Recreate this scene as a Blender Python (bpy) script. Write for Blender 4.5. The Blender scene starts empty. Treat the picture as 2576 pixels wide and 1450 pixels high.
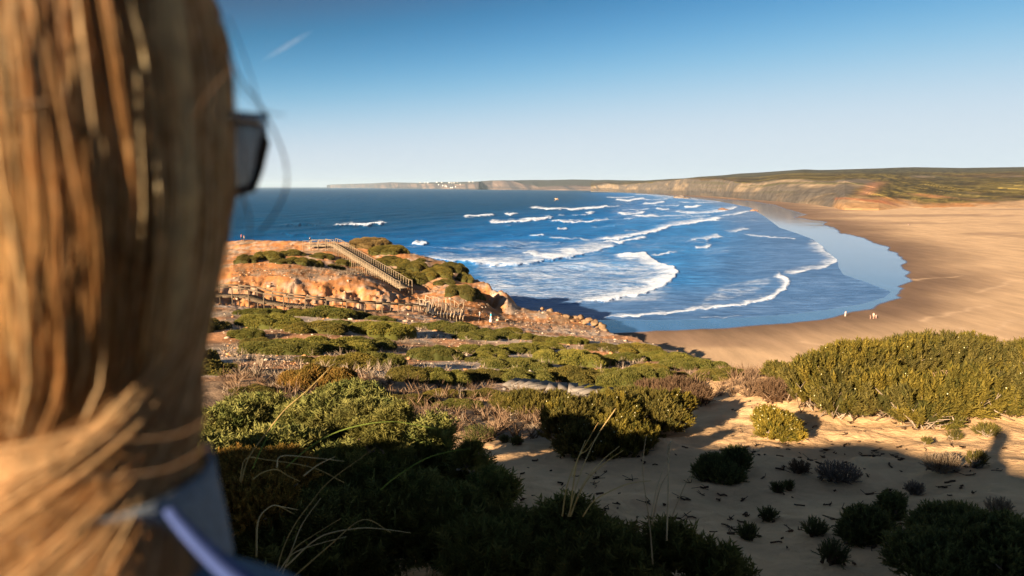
import bpy, math, random
import numpy as np
from mathutils import Vector, Matrix

S = bpy.context.scene
COL = S.collection
R = math.radians
rng = np.random.default_rng(7)
random.seed(7)

# ------------------------------------------------------------------ camera, sky, sun, exposure
FPX = 1709.0                      # focal length in pixels of a 2576 x 1450 frame
TILT = math.atan((725 - 470.4) / FPX)
CZ = 35.0                         # eye height above the sea
cd = bpy.data.cameras.new('camera'); cam = bpy.data.objects.new('camera', cd); COL.objects.link(cam)
cam.location = (0, 0, CZ); cam.rotation_euler = (R(90) - TILT, 0, 0)
cd.sensor_width = 36.0; cd.lens = 36.0 * FPX / 2576.0
cd.clip_start = 0.05; cd.clip_end = 120000
cd.dof.use_dof = True; cd.dof.focus_distance = 11.0; cd.dof.aperture_fstop = cd.lens / 7.4
S.camera = cam

SUN_EL, SUN_AZ = 17.5, 219.5      # degrees; azimuth clockwise from +Y (behind, left)
w = bpy.data.worlds.new('World'); S.world = w; w.use_nodes = True
nt = w.node_tree; nt.nodes.clear()
wo = nt.nodes.new('ShaderNodeOutputWorld'); bg = nt.nodes.new('ShaderNodeBackground')
sky = nt.nodes.new('ShaderNodeTexSky'); sky.sky_type = 'NISHITA'; sky.sun_disc = False
sky.sun_elevation = R(SUN_EL); sky.sun_rotation = R(SUN_AZ)
sky.altitude = 100; sky.air_density = 0.5; sky.dust_density = 0.0; sky.ozone_density = 3.0
sep = nt.nodes.new('ShaderNodeSeparateColor'); com = nt.nodes.new('ShaderNodeCombineColor'); nt.links.new(sky.outputs[0], sep.inputs[0])
def sky_math(op, a, v):
    k = nt.nodes.new('ShaderNodeMath'); k.operation = op
    for q_, z_ in enumerate((a, v)):
        if isinstance(z_, (int, float)): k.inputs[q_].default_value = z_
        else: nt.links.new(z_, k.inputs[q_])
    return k.outputs[0]
for k_, (n_, K_, A_, lo_) in enumerate(((4.2, 13.0, 3.75, 1.03), (3.5, 29.0, 4.32, 1.42), (5.0, 1200.0, 4.72, 3.0))):   # tone curve of the sky, one per channel
    p_ = sky_math('POWER', sky_math('MAXIMUM', sep.outputs[k_], lo_), n_)
    nt.links.new(sky_math('MULTIPLY', sky_math('DIVIDE', p_, sky_math('ADD', p_, K_)), A_), com.inputs[k_])
gm = com
nt.links.new(gm.outputs[0], bg.inputs[0]); bg.inputs[1].default_value = 0.05
nt.links.new(bg.outputs[0], wo.inputs[0])
LH = (math.sin(R(SUN_AZ - 180)), math.cos(R(SUN_AZ - 180)))
LDIR = Vector((LH[0] * math.cos(R(SUN_EL)), LH[1] * math.cos(R(SUN_EL)), -math.sin(R(SUN_EL))))
sd = bpy.data.lights.new('sun', 'SUN'); sun = bpy.data.objects.new('sun', sd); COL.objects.link(sun)
sd.energy = 5.0; sd.angle = R(0.5); sd.color = (1.0, 0.77, 0.52)
sun.location = (-40, -50, 80); sun.rotation_euler = LDIR.to_track_quat('-Z', 'Y').to_euler()
S.view_settings.view_transform = 'Standard'; S.view_settings.look = 'None'
S.view_settings.exposure = 1.85; S.view_settings.gamma = 1.0
S.cycles.max_bounces = 5; S.cycles.diffuse_bounces = 2; S.cycles.glossy_bounces = 3
S.cycles.transmission_bounces = 4; S.cycles.transparent_max_bounces = 8; S.cycles.volume_bounces = 0
S.cycles.caustics_reflective = False; S.cycles.caustics_refractive = False

# ------------------------------------------------------------------ helpers
def ray(U, V):
    u = (U - 1288) / FPX; v = (725 - V) / FPX
    return u, math.cos(TILT) + v * math.sin(TILT), -math.sin(TILT) + v * math.cos(TILT)
def P(U, V, D):                   # world point seen at U,V, D metres ahead
    x, y, z = ray(U, V); s = D / y
    return np.array((x * s, D, CZ + z * s))
def Pz(U, V, z0=0.0):             # world point seen at U,V on height z0
    x, y, z = ray(U, V); s = (z0 - CZ) / z
    return np.array((x * s, y * s, z0))
def tand(V):                      # tan of depression for x=0
    x, y, z = ray(1288, V); return -z / y
def raynp(U, V):
    u = (U - 1288) / FPX; v = (725 - V) / FPX
    return u, math.cos(TILT) + v * math.sin(TILT), -math.sin(TILT) + v * math.cos(TILT)
def smooth(a, b, x):
    t = np.clip((np.asarray(x) - a) / (b - a), 0, 1); return t * t * (3 - 2 * t)
def _h(ix, iy, s):
    n = (ix.astype(np.int64) * 374761393 + iy.astype(np.int64) * 668265263 + s * 974711) & 0xffffffff
    n = ((n ^ (n >> 13)) * 1274126177) & 0xffffffff
    n = (n ^ (n >> 16)) & 0xffffffff
    return n / 4294967295.0
def vn(x, y, s=0):
    x = np.asarray(x, float); y = np.asarray(y, float)
    ix = np.floor(x); iy = np.floor(y); fx = x - ix; fy = y - iy
    fx = fx * fx * fx * (fx * (fx * 6 - 15) + 10); fy = fy * fy * fy * (fy * (fy * 6 - 15) + 10)
    a = _h(ix, iy, s); b = _h(ix + 1, iy, s); c = _h(ix, iy + 1, s); d = _h(ix + 1, iy + 1, s)
    return (a + (b - a) * fx) * (1 - fy) + (c + (d - c) * fx) * fy
def fbm(x, y, o=4, s=0):
    t = 0; a = 0.5; n = 0
    for k in range(o):
        t = t + a * vn(x, y, s + k * 17); n += a; a *= 0.5; x = x * 2.03 + 3.1; y = y * 2.03 + 1.7
    return t / n
def lerp3(a, b, t):
    return np.asarray(a)[None, :] * (1 - t)[:, None] + np.asarray(b)[None, :] * t[:, None] if np.ndim(a) == 1 else a * (1 - t)[:, None] + np.asarray(b) * t[:, None]

def mk(name, verts, faces, mat=None, parent=None, smooth_=False, col=None, attrs=None, mats=None, midx=None):
    """one mesh object; faces: list of int arrays (n,3)/(n,4) or one array"""
    me = bpy.data.meshes.new(name)
    verts = np.asarray(verts, np.float32)
    if isinstance(faces, np.ndarray): faces = [faces]
    faces = [np.asarray(f, np.int32) for f in faces if len(f)]
    me.vertices.add(len(verts)); me.vertices.foreach_set('co', verts.ravel())
    tot = np.concatenate([np.full(len(f), f.shape[1], np.int32) for f in faces])
    loops = np.concatenate([f.ravel() for f in faces])
    me.loops.add(len(loops)); me.loops.foreach_set('vertex_index', loops)
    me.polygons.add(len(tot))
    st = np.concatenate(([0], np.cumsum(tot)[:-1])).astype(np.int32)
    me.polygons.foreach_set('loop_start', st)
    me.polygons.foreach_set('loop_total', tot)
    if smooth_: me.polygons.foreach_set('use_smooth', np.ones(len(tot), bool))
    if midx is not None: me.polygons.foreach_set('material_index', np.asarray(midx, np.int32))
    me.update(calc_edges=True); me.validate()
    if col is not None:
        a = me.attributes.new('col', 'FLOAT_COLOR', 'POINT')
        c = np.ones((len(verts), 4), np.float32); c[:, :3] = col
        a.data.foreach_set('color', c.ravel())
    for k, v in (attrs or {}).items():
        a = me.attributes.new(k, 'FLOAT', 'POINT'); a.data.foreach_set('value', np.asarray(v, np.float32))
    for m in (mats or ([mat] if mat else [])): me.materials.append(m)
    o = bpy.data.objects.new(name, me); COL.objects.link(o)
    if parent: o.parent = parent
    return o
def tag(o, label=None, cat=None, group=None, kind=None):
    if label: o['label'] = label
    if cat: o['category'] = cat
    if group: o['group'] = group
    if kind: o['kind'] = kind
    return o
def empty(name, loc, label=None, cat=None, group=None, rz=0):
    o = bpy.data.objects.new(name, None); COL.objects.link(o); o.location = loc; o.rotation_euler = (0, 0, rz)
    o.empty_display_size = 0.2
    return tag(o, label, cat, group)
def gridfaces(nr, nc):
    i = np.arange(nr - 1)[:, None] * nc + np.arange(nc - 1)[None, :]
    return np.stack([i, i + 1, i + nc + 1, i + nc], -1).reshape(-1, 4)

class MB:                         # collects pieces of one mesh
    def __init__(s): s.v = []; s.q = []; s.t = []; s.c = []; s.n = 0
    def add(s, v, q=None, t=None, c=None):
        v = np.asarray(v, float).reshape(-1, 3)
        if q is not None and len(q): s.q.append(np.asarray(q) + s.n)
        if t is not None and len(t): s.t.append(np.asarray(t) + s.n)
        s.v.append(v); s.n += len(v)
        cc = np.ones((len(v), 3)); 
        if c is not None: cc[:] = c
        s.c.append(cc)
    def box(s, p0, p1, w, h, c=None, up=(0, 0, 1)):     # bar from p0 to p1, w across, h along 'up'
        p0 = np.asarray(p0, float); p1 = np.asarray(p1, float); d = p1 - p0; d = d / np.linalg.norm(d)
        u = np.asarray(up, float)
        sd_ = np.cross(d, u)
        if np.linalg.norm(sd_) < 1e-4: sd_ = np.cross(d, (1, 0, 0))
        sd_ /= np.linalg.norm(sd_); u = np.cross(sd_, d)
        vs = [p + a * sd_ * w / 2 + b * u * h / 2 for p in (p0, p1) for a, b in ((-1, -1), (1, -1), (1, 1), (-1, 1))]
        s.add(vs, [(0, 1, 2, 3), (4, 7, 6, 5), (0, 4, 5, 1), (1, 5, 6, 2), (2, 6, 7, 3), (3, 7, 4, 0)], None, c)
    def tube(s, pts, r, n=6, c=None, flat=1.0, up=(0, 0, 1)):
        pts = np.asarray(pts, float); m = len(pts); r = np.broadcast_to(r, m)
        tg = np.gradient(pts, axis=0); tg /= np.linalg.norm(tg, axis=1)[:, None] + 1e-9
        u = np.broadcast_to(np.asarray(up, float), tg.shape)
        sdv = np.cross(tg, u); bad = np.linalg.norm(sdv, axis=1) < 1e-3
        sdv[bad] = np.cross(tg[bad], (1, 0, 0)); sdv /= np.linalg.norm(sdv, axis=1)[:, None]
        nn = np.cross(sdv, tg); a = np.arange(n) * 2 * np.pi / n
        vs = pts[:, None, :] + r[:, None, None] * (np.cos(a)[None, :, None] * sdv[:, None, :] + flat * np.sin(a)[None, :, None] * nn[:, None, :])
        i = np.arange(m - 1)[:, None] * n; j = np.arange(n)[None, :]; j2 = (j + 1) % n
        q = np.stack([i + j, i + j2, i + n + j2, i + n + j], -1).reshape(-1, 4)
        t = [(0, k + 1, k) for k in range(1, n - 1)] + [((m - 1) * n, (m - 1) * n + k, (m - 1) * n + k + 1) for k in range(1, n - 1)]
        s.add(vs.reshape(-1, 3), q, t, c)
    def build(s, name, mat, parent=None, smooth_=False, col=True):
        f = []
        if s.q: f.append(np.concatenate(s.q))
        if s.t: f.append(np.concatenate(s.t))
        return mk(name, np.concatenate(s.v), f, mat, parent, smooth_, np.concatenate(s.c) if col else None)

# ------------------------------------------------------------------ materials
def mat_base(name, rough=0.9, spec=0.2):
    m = bpy.data.materials.new(name); m.use_nodes = True
    n = m.node_tree.nodes; b = n['Principled BSDF']
    b.inputs['Roughness'].default_value = rough; b.inputs['Specular IOR Level'].default_value = spec
    return m, n, m.node_tree.links, b
def ramp(n, pts):
    r = n.new('ShaderNodeValToRGB'); e = r.color_ramp.elements
    e[0].position, e[0].color = pts[0][0], (*pts[0][1], 1); e[1].position, e[1].color = pts[-1][0], (*pts[-1][1], 1)
    for p, c in pts[1:-1]:
        k = e.new(p); k.color = (*c, 1)
    return r
def noise(n, l, scale, detail=4, rough=0.6, vec=None):
    t = n.new('ShaderNodeTexNoise'); t.inputs['Scale'].default_value = scale; t.inputs['Detail'].default_value = detail
    t.inputs['Roughness'].default_value = rough
    if vec is not None: l.new(vec, t.inputs['Vector'])
    return t
def mult(n, l, a, b, fac=1.0, mode='MULTIPLY'):
    m = n.new('ShaderNodeMix'); m.data_type = 'RGBA'; m.blend_type = mode; m.inputs[0].default_value = fac
    l.new(a, m.inputs[6]); l.new(b, m.inputs[7]); return m.outputs[2]
def m_col(name, rough=0.9, spec=0.2, nscale=3.0, namp=(0.75, 1.2), bump=0.0, bscale=8.0, trans=0.0, rand=0.0, bdist=0.05):
    """colour from the mesh's own 'col' attribute, broken up by noise"""
    m, n, l, b = mat_base(name, rough, spec)
    a = n.new('ShaderNodeAttribute'); a.attribute_name = 'col'
    tc = n.new('ShaderNodeTexCoord')
    t = noise(n, l, nscale, 5, 0.65, tc.outputs['Object'])
    r = ramp(n, [(0.3, (namp[0],) * 3), (0.7, (namp[1],) * 3)]); l.new(t.outputs[0], r.inputs[0])
    c = mult(n, l, a.outputs['Color'], r.outputs[0])
    if rand:
        oi = n.new('ShaderNodeObjectInfo')
        rr = ramp(n, [(0, (1 - rand, 1 - rand, 1 - rand * 0.6)), (0.5, (1, 1, 1)), (1, (1 + rand, 1 + rand * 0.7, 1.0))]); l.new(oi.outputs['Random'], rr.inputs[0])
        c = mult(n, l, c, rr.outputs[0])
    l.new(c, b.inputs['Base Color'])
    if bump:
        t2 = noise(n, l, bscale, 6, 0.65, tc.outputs['Object'])
        bp = n.new('ShaderNodeBump'); bp.inputs['Strength'].default_value = bump; bp.inputs['Distance'].default_value = bdist
        l.new(t2.outputs[0], bp.inputs['Height']); l.new(bp.outputs[0], b.inputs['Normal'])
    if trans:
        tr = n.new('ShaderNodeBsdfTranslucent'); l.new(c, tr.inputs[0])
        mx = n.new('ShaderNodeMixShader'); mx.inputs[0].default_value = trans
        l.new(b.outputs[0], mx.inputs[1]); l.new(tr.outputs[0], mx.inputs[2])
        l.new(mx.outputs[0], n['Material Output'].inputs[0])
    return m
def m_plain(name, color, rough=0.8, spec=0.3, var=0.25, nscale=20, bump=0.0):
    m, n, l, b = mat_base(name, rough, spec)
    tc = n.new('ShaderNodeTexCoord'); t = noise(n, l, nscale, 4, 0.6, tc.outputs['Object'])
    lo = [c * (1 - var) for c in color]; hi = [min(1, c * (1 + var)) for c in color]
    r = ramp(n, [(0.3, lo), (0.7, hi)]); l.new(t.outputs[0], r.inputs[0]); l.new(r.outputs[0], b.inputs['Base Color'])
    if bump:
        bp = n.new('ShaderNodeBump'); bp.inputs['Strength'].default_value = bump; bp.inputs['Distance'].default_value = 0.01
        l.new(t.outputs[0], bp.inputs['Height']); l.new(bp.outputs[0], b.inputs['Normal'])
    return m
M_GROUND = m_col('headland_ground', 0.95, 0.1, 0.9, (0.72, 1.22), 0.7, 5.0, bdist=0.08)
M_BEACHC = None
M_LEAF = m_col('leaf', 0.75, 0.15, 6.0, (0.75, 1.25), trans=0.33, rand=0.22)
M_TWIG = m_col('dry_twig', 0.9, 0.1, 9.0, (0.7, 1.2))
M_STONE = m_col('limestone', 0.95, 0.1, 4.0, (0.7, 1.2), 0.5, 9.0)
M_WOOD = m_col('weathered_wood', 0.85, 0.15, 5.0, (0.7, 1.2), 0.3, 30, bdist=0.01)
M_HILL = m_col('hill_ground', 0.95, 0.05, 0.06, (0.6, 1.35), 0.5, 0.05, bdist=4.0)
M_HAIR = m_col('hair_strand', 0.42, 0.5, 60.0, (0.8, 1.2), trans=0.5)
M_SKIN = m_plain('skin', (0.55, 0.33, 0.24), 0.55, 0.4, 0.08, 30)

# ------------------------------------------------------------------ headland terrain (depression over azimuth and log range)
UVD = [  # (U, V, metres ahead) read off the photograph's lie of the land
 (600,965,17),(600,885,34),(600,805,58),(600,774,80),(1000,965,20),(1000,905,33),(1000,852,48),(1000,806,68),(1000,796,80),
 (780,960,19),(780,890,34),(780,830,52),(780,787,79),
 (1300,985,20),(1300,905,36),(1300,860,54),(1300,832,80),(1235,813,117),(1160,806,97),(1120,812,80),
 (1500,985,20),(1500,905,38),(1500,866,54),(1520,834,103),(1440,806,111),(1700,955,27),(1700,915,38),(1690,889,58),(1600,853,82),(1860,938,31),
 (1380,792,113),(1300,772,116),
 (600,762,95),(700,762,97),(850,764,98),(940,765,97),(600,694,104),(720,692,105),(860,702,108),(950,716,111),(990,742,106),
 (1050,785,92),(1050,768,100),(1140,748,108),(1020,743,114),(930,694,131),(838,630,150),(1000,705,124),(1060,720,124),
 (700,652,135),(620,660,130),(800,655,136),(850,680,120),(780,608,165),(900,613,157),(1000,629,151),(650,607,172),(560,607,182),(1100,655,149),(1160,675,145),
 (1205,712,128),(1150,706,130),(1228,742,119),(1250,750,117),(1275,760,114),(1225,765,113),(1100,690,129),(1180,735,115),(1190,762,107),(1260,785,111),(1320,798,109)]
UDd = [  # (U, metres ahead, drop)
 (600,2,1.85),(1288,2,1.9),(2000,2,1.85),(2576,2,1.85),(600,3,2.3),(600,5,3.1),(600,7,3.7),(600,10,4.25),(600,13.5,4.7),
 (900,3,2.35),(900,5,3.15),(900,8,3.95),(900,11,4.45),(900,14,4.9),(1200,4,2.6),(1200,6.5,3.3),(1200,9,3.8),(1200,11,4.2),(1200,14,4.85),(1200,17,5.5),
 (1600,5,2.91),(1600,7.2,3.45),(1600,9,3.75),(1600,11.5,4.2),(1600,15.5,5.0),(2200,5,2.91),(2200,7.8,3.48),(2200,10,3.69),(2200,13.5,3.95),(2200,16.5,4.5),
 (2576,4,2.55),(2576,6,3.0),(2576,8.5,3.3),(2576,12,3.6),(2576,16.5,4.4),(1288,3,2.25),(2000,3.5,2.45),(1870,17,4.8),(1800,13.5,4.4),(1960,10,3.75),
 (3000,5,2.8),(3000,10,3.6),(3000,17,4.6)]
XYd = [(-1.62,1.22,0.65),(-2.7,2.05,0.86),(-3.5,2.7,1.28),(-4.35,3.3,1.62),(-6,4.6,2.05),(-8,6.1,2.5),(-12,9.4,3.5),(-22,18,7.0),(-60,45,11.0),(-110,85,13.0),(-140,110,13.5)]
pts = []
for U, V, D in UVD:
    p = P(U, V, D); pts.append((math.atan2(p[0], p[1]), math.log(math.hypot(p[0], p[1])), (CZ - p[2]) / math.hypot(p[0], p[1])))
for U, D, d in UDd:
    x = (U - 1288) / FPX * D; r = math.hypot(x, D); pts.append((math.atan2(x, D), math.log(r), d / r))
for x, y, d in XYd:
    r = math.hypot(x, y); pts.append((math.atan2(x, y), math.log(r), d / r))
pts = np.array(pts); AS = 2.2
def _phi(r2): return 0.5 * r2 * np.log(r2 + 1e-12)
cx = np.stack([pts[:, 0] * AS, pts[:, 1]], 1); N = len(cx)
K = _phi(((cx[:, None] - cx[None]) ** 2).sum(-1)) + np.eye(N) * 2e-4
A_ = np.zeros((N + 3, N + 3)); A_[:N, :N] = K; A_[:N, N] = 1; A_[:N, N + 1:] = cx; A_[N, :N] = 1; A_[N + 1:, :N] = cx.T
sol = np.linalg.solve(A_, np.concatenate([pts[:, 2], np.zeros(3)]))
def tps(az, lr):
    out = np.empty(az.shape); a = az.ravel() * AS; b = lr.ravel(); o = out.ravel()
    for i in range(0, len(a), 20000):
        q = np.stack([a[i:i + 20000], b[i:i + 20000]], 1)
        o[i:i + 20000] = _phi(((q[:, None] - cx[None]) ** 2).sum(-1)) @ sol[:N] + sol[N] + q @ sol[N + 1:]
    return o.reshape(az.shape)
# how far the land reaches in each direction before it falls to the sea or the beach
EDGE = [(-2200,120),(-600,150),(200,178),(560,182),(650,172),(780,166),(900,158),(1000,152),(1100,149),(1160,146),(1200,134),(1222,127),(1236,121),(1300,116),(1380,115),(1480,110),(1530,104),(1600,82),(1700,57),(1790,41),(1860,31),(1950,22),(2050,18.5),(2200,17.5),(2576,17),(3400,17),(6000,18)]
_ea = np.array([math.atan2((u - 1288) / FPX, 1) for u, d in EDGE]); _er = np.array([d / math.cos(math.atan2((u - 1288) / FPX, 1)) if u < 2700 else d * 1.25 for u, d in EDGE])
A60 = R(58)
def zland(x, y, detail=True):
    x = np.asarray(x, float); y = np.asarray(y, float)
    az = np.arctan2(x, y); r = np.hypot(x, y) + 1e-6
    azc = np.clip(az, -A60, A60); re = np.interp(azc, _ea, _er)
    re = re + (fbm(azc * re / 5.0, re * 0 + 2.5, 3, 5) - 0.5) * np.minimum(re * 0.05, 5)
    rr = np.clip(r, 2.0, re)
    d = tps(azc, np.log(rr)) * rr
    d0 = 1.60 + 0.02 * r
    d = np.where(r < 2.6, d0 + (d - d0) * smooth(1.0, 2.6, r), d)
    back = smooth(A60, R(105), np.abs(az)); d = d * (1 - back) + (1.6 + 0.12 * np.maximum(r - 3, 0)) * back
    # the slope climbs behind the viewpoint, towards the sun
    sb = -(x * LH[0] + y * LH[1]); pp = x * LH[1] - y * LH[0]
    top = 0.36 + 0.29 * np.maximum(-pp - 1.4, 0) + (fbm(pp * 0.9, pp * 0 + 3, 3, 12) - 0.5) * 0.35 - 0.315 * np.minimum(sb, 6.0)
    hill_ = smooth(0.75, 2.4, sb) * (1 - smooth(14, 22, sb)) * (1 - smooth(5, 9, np.abs(pp))); d = d * (1 - hill_) + np.minimum(d, top) * hill_
    k = np.interp(azc, [R(-30), math.atan(-100 / FPX), math.atan(40 / FPX), math.atan(330 / FPX), R(30)], [1.6, 2.2, 1.5, 0.9, 0.7])
    over = np.maximum(r - re, 0)
    d = d + np.where(over < 1.5, over * over * k / 3, (over - 0.75) * k)
    if detail:
        far = smooth(14, 40, r); near = 1 - far
        d = d - near * (fbm(x * 0.45, y * 0.45, 3, 3) - 0.5) * 0.35 * smooth(1.5, 4, r) - far * (fbm(x * 0.15, y * 0.15, 5, 9) - 0.5) * 0.9 * smooth(14, 60, r)
        rock = smooth(60, 90, r) 
        d = d - rock * (np.abs(fbm(x * 0.9, y * 0.6, 4, 21) - 0.5)) * 0.7 - rock * smooth(0, 4, over) * (fbm(x * 0.3, y * 0.3, 4, 31) - 0.5) * 3.5
        # crumbly broken face of the gully
        g = smooth(88, 96, r) * (1 - smooth(105, 112, r)) * (1 - smooth(R(-9.5), R(-7), az))
        d = d - g * ((fbm(x * 0.35, y * 0.2, 4, 41) - 0.5) * 2.2 + (fbm(x * 1.3, y * 0.8, 3, 43) - 0.5) * 1.1)
        d = d - near * (fbm(x * 2.2, y * 2.2, 5, 14) - 0.5) * 0.14
    return CZ - d
def hit(U, V, dmin=2.5, dmax=400):
    D = np.exp(np.linspace(math.log(dmin), math.log(dmax), 1500)); x, y, z = ray(U, V); s = D / y
    h = zland(x * s, D); below = (CZ + z * s) < h
    i = int(np.argmax(below)) if below.any() else -1
    if i < 0: return None
    return np.array((x * s[i], D[i], h[i]))

azs = np.concatenate([np.arange(-180, -60, 3), np.arange(-60, -46, 0.5), np.arange(-46, -29, 0.2), np.arange(-29, 38.5, 0.1), np.arange(38.5, 60, 0.5), np.arange(60, 183, 3)])
azs = np.clip(azs, -180, 180)
rs = np.concatenate([[0.02, 0.4, 0.8, 1.2, 1.6], np.exp(np.arange(math.log(2.0), math.log(215), 0.0085))])
AZ, RR = np.meshgrid(R(1) * azs, rs)
gx = (RR * np.sin(AZ)); gy = (RR * np.cos(AZ)); gz = zland(gx, gy)
gf = gridfaces(len(rs), len(azs)); vz = gz.ravel()
gf = gf[(vz[gf].max(1) > -4)]
x, y = gx.ravel(), gy.ravel(); r_ = np.hypot(x, y); az_ = np.arctan2(x, y); Ueq = 1288 + FPX * np.tan(np.clip(az_, -1.2, 1.2))
SAND = np.array((0.73, 0.47, 0.245)); ORANGE = np.array((0.46, 0.20, 0.076)); PINK = np.array((0.43, 0.295, 0.205)); SCRUB = np.array((0.115, 0.085, 0.052)); PALE = np.array((0.46, 0.37, 0.29))
n1 = fbm(x * 0.16, y * 0.16, 5, 61); n2 = fbm(x * 0.6, y * 0.6, 4, 67); n3 = fbm(x * 0.05, y * 0.05, 3, 71)
c = np.tile(SAND, (len(x), 1))
t = smooth(15, 21, r_ + (n1 - 0.5) * 6); t = t * (1 - smooth(1650, 1800, Ueq) * (1 - smooth(18, 34, r_)))
mid = lerp3(PINK * 1.25, PALE * 1.25, smooth(0.45, 0.62, n2)); mid = lerp3(mid, ORANGE * 1.1, smooth(0.42, 0.6, n1) * 0.8); mid = lerp3(mid, SCRUB * 1.3, smooth(0.54, 0.66, fbm(x * 0.3, y * 0.3, 4, 77)) * 0.55)
c = lerp3(c, mid, t)
t = smooth(82, 97, r_) * (1 - smooth(R(-2), R(3), az_) * (1 - smooth(95, 112, r_) ) )
head = lerp3(ORANGE, PINK, smooth(0.42, 0.6, n2 * 0.5 + n1 * 0.5)); head = lerp3(head, PALE, smooth(0.55, 0.7, n2) * 0.6)
head = lerp3(head, SCRUB * 1.4, smooth(0.56, 0.68, fbm(x * 0.25, y * 0.25, 4, 79)) * 0.6)
c = lerp3(c, head, t)
# dirt path over the plateau and orange slope by the stairs
pth = smooth(0.0, 1.0, 1 - np.abs(fbm(x * 0.02, y * 0.02, 2, 88) - 0.5) * 9) * smooth(118, 128, r_)
c = lerp3(c, ORANGE * 1.05, pth * 0.8)
orange_slope = smooth(90, 98, r_) * (1 - smooth(112, 120, r_)) * (1 - smooth(R(-3), R(0), az_))
c = lerp3(c, lerp3(ORANGE, PINK * 0.95, smooth(0.5, 0.7, n2)), orange_slope * 0.9)
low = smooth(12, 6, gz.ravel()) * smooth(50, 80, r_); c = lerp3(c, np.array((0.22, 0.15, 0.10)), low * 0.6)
litt = smooth(9.5, 12, r_) * (1 - smooth(17, 23, r_)) * (1 - smooth(1380, 1650, Ueq)); c = lerp3(c, np.array((0.13, 0.095, 0.07)), litt * smooth(0.35, 0.55, n2) * 0.9)
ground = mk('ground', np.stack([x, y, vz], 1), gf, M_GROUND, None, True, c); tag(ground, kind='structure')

# ------------------------------------------------------------------ shore lines (on the sea's own level)
S2 = [(1430,806),(1500,805),(1600,806),(1750,804),(1880,798),(2000,789),(2100,776),(2170,764),(2225,748),(2240,735),(2180,712),(2120,692),(2108,672),(2106,655),(2082,636),(2070,622),(2045,604),(2010,590),(1960,574),(1925,547),(1885,522),(1800,506),(1740,499),(1700,495),(1650,490),(1600,487)]
S1 = [(1430,842),(1530,841),(1590,839),(1650,834),(1700,833),(1760,829),(1830,827),(1890,822),(1950,816),(2000,812),(2060,804),(2110,797),(2150,788),(2190,779),(2225,768),(2262,750),(2248,743),(2280,727),(2262,722),(2302,709),(2284,697),(2296,688),(2280,676),(2286,664),(2262,645),(2238,625),(2200,612),(2180,601),(2120,588),(2100,575),(2072,566),(2082,560),(2000,548),(2030,541),(1975,526),(1950,517),(1890,507),(1800,501),(1740,496),(1700,492),(1650,488),(1600,485)]
CLOSE = [(1600,478),(3400,478),(3400,1300),(1430,1300)]
def world_line(L, z=0.0): return np.array([Pz(u, v, z)[:2] for u, v in L])
def inside(px, py, poly):
    r = np.zeros(px.shape, bool); n = len(poly); j = n - 1
    for i in range(n):
        xi, yi = poly[i]; xj, yj = poly[j]
        cnd = ((yi > py) != (yj > py)) & (px < (xj - xi) * (py - yi) / (yj - yi + 1e-12) + xi); r ^= cnd; j = i
    return r
def dist_line(px, py, L):
    d = np.full(px.shape, 1e9)
    for (ax, ay), (bx, by) in zip(L[:-1], L[1:]):
        dx, dy = bx - ax, by - ay; t = np.clip(((px - ax) * dx + (py - ay) * dy) / (dx * dx + dy * dy + 1e-9), 0, 1)
        d = np.minimum(d, np.hypot(px - ax - t * dx, py - ay - t * dy))
    return d
def shore_sd(U, V, X, Y, L):       # metres inland of the line (negative towards the sea)
    d = dist_line(X, Y, world_line(L)); ins = inside(U, V, L + CLOSE)
    return np.where(ins, d, -d)
def upx(X, Y, Z=0.0):              # back to U,V for points on the ground
    f = Y * math.cos(TILT) - (Z - CZ) * math.sin(TILT); u = Y * math.sin(TILT) + (Z - CZ) * math.cos(TILT)
    return 1288 + FPX * X / f, 725 - FPX * u / f

# ------------------------------------------------------------------ beach
us = np.arange(1380, 3300, 3.0); vs = np.concatenate([np.arange(484, 560, 0.8), np.arange(560, 1160, 2.0)])
UU, VV = np.meshgrid(us, vs); a, b, cc = raynp(UU, VV); s = (0 - CZ) / cc; X = a * s; Y = b * s
d2 = shore_sd(UU, VV, X, Y, S2); d1 = shore_sd(UU, VV, X, Y, S1)
d1 = d1 + (fbm(X * 0.05, Y * 0.05, 4, 101) - 0.5) * 5
Z = np.where(d2 > 0, 0.007 * np.minimum(d2, 90) + 0.012 * np.clip(d2 - 90, 0, 400), 0.06 * d2)
Z = np.maximum(Z, -4)
dune = smooth(120, 330, d2) * smooth(500, 700, Y) * smooth(2030, 2250, UU)
Z = Z + dune * (2.5 * np.abs(fbm(X * 0.012, Y * 0.008, 4, 105) - 0.5) * 2)
Z = Z + smooth(10, 60, d2) * (fbm(X * 0.05, Y * 0.03, 4, 107) - 0.5) * 0.5
damp = (1 - smooth(0, 1, np.clip(d1, 0, None) / (14 + 0.10 * Y) + (fbm(X * 0.02, Y * 0.02, 4, 109) - 0.5) * 0.5))
wet = 1 - smooth(-1.2, 0.4, d1)
DRY = np.array((0.52, 0.355, 0.215)); DAMP = np.array((0.175, 0.112, 0.075)); WET_SKY = np.array((0.045, 0.115, 0.27))  # wet film's blue is the sky's reflection put into its base colour
cb = lerp3(DRY, DAMP, damp.ravel()); cb = lerp3(cb, WET_SKY, wet.ravel())
pat = smooth(0.56, 0.66, fbm(X * 0.008 + 5, Y * 0.02, 4, 111)).ravel(); cb = lerp3(cb, DAMP * 1.4, pat * 0.6 * (1 - wet.ravel()))
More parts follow.
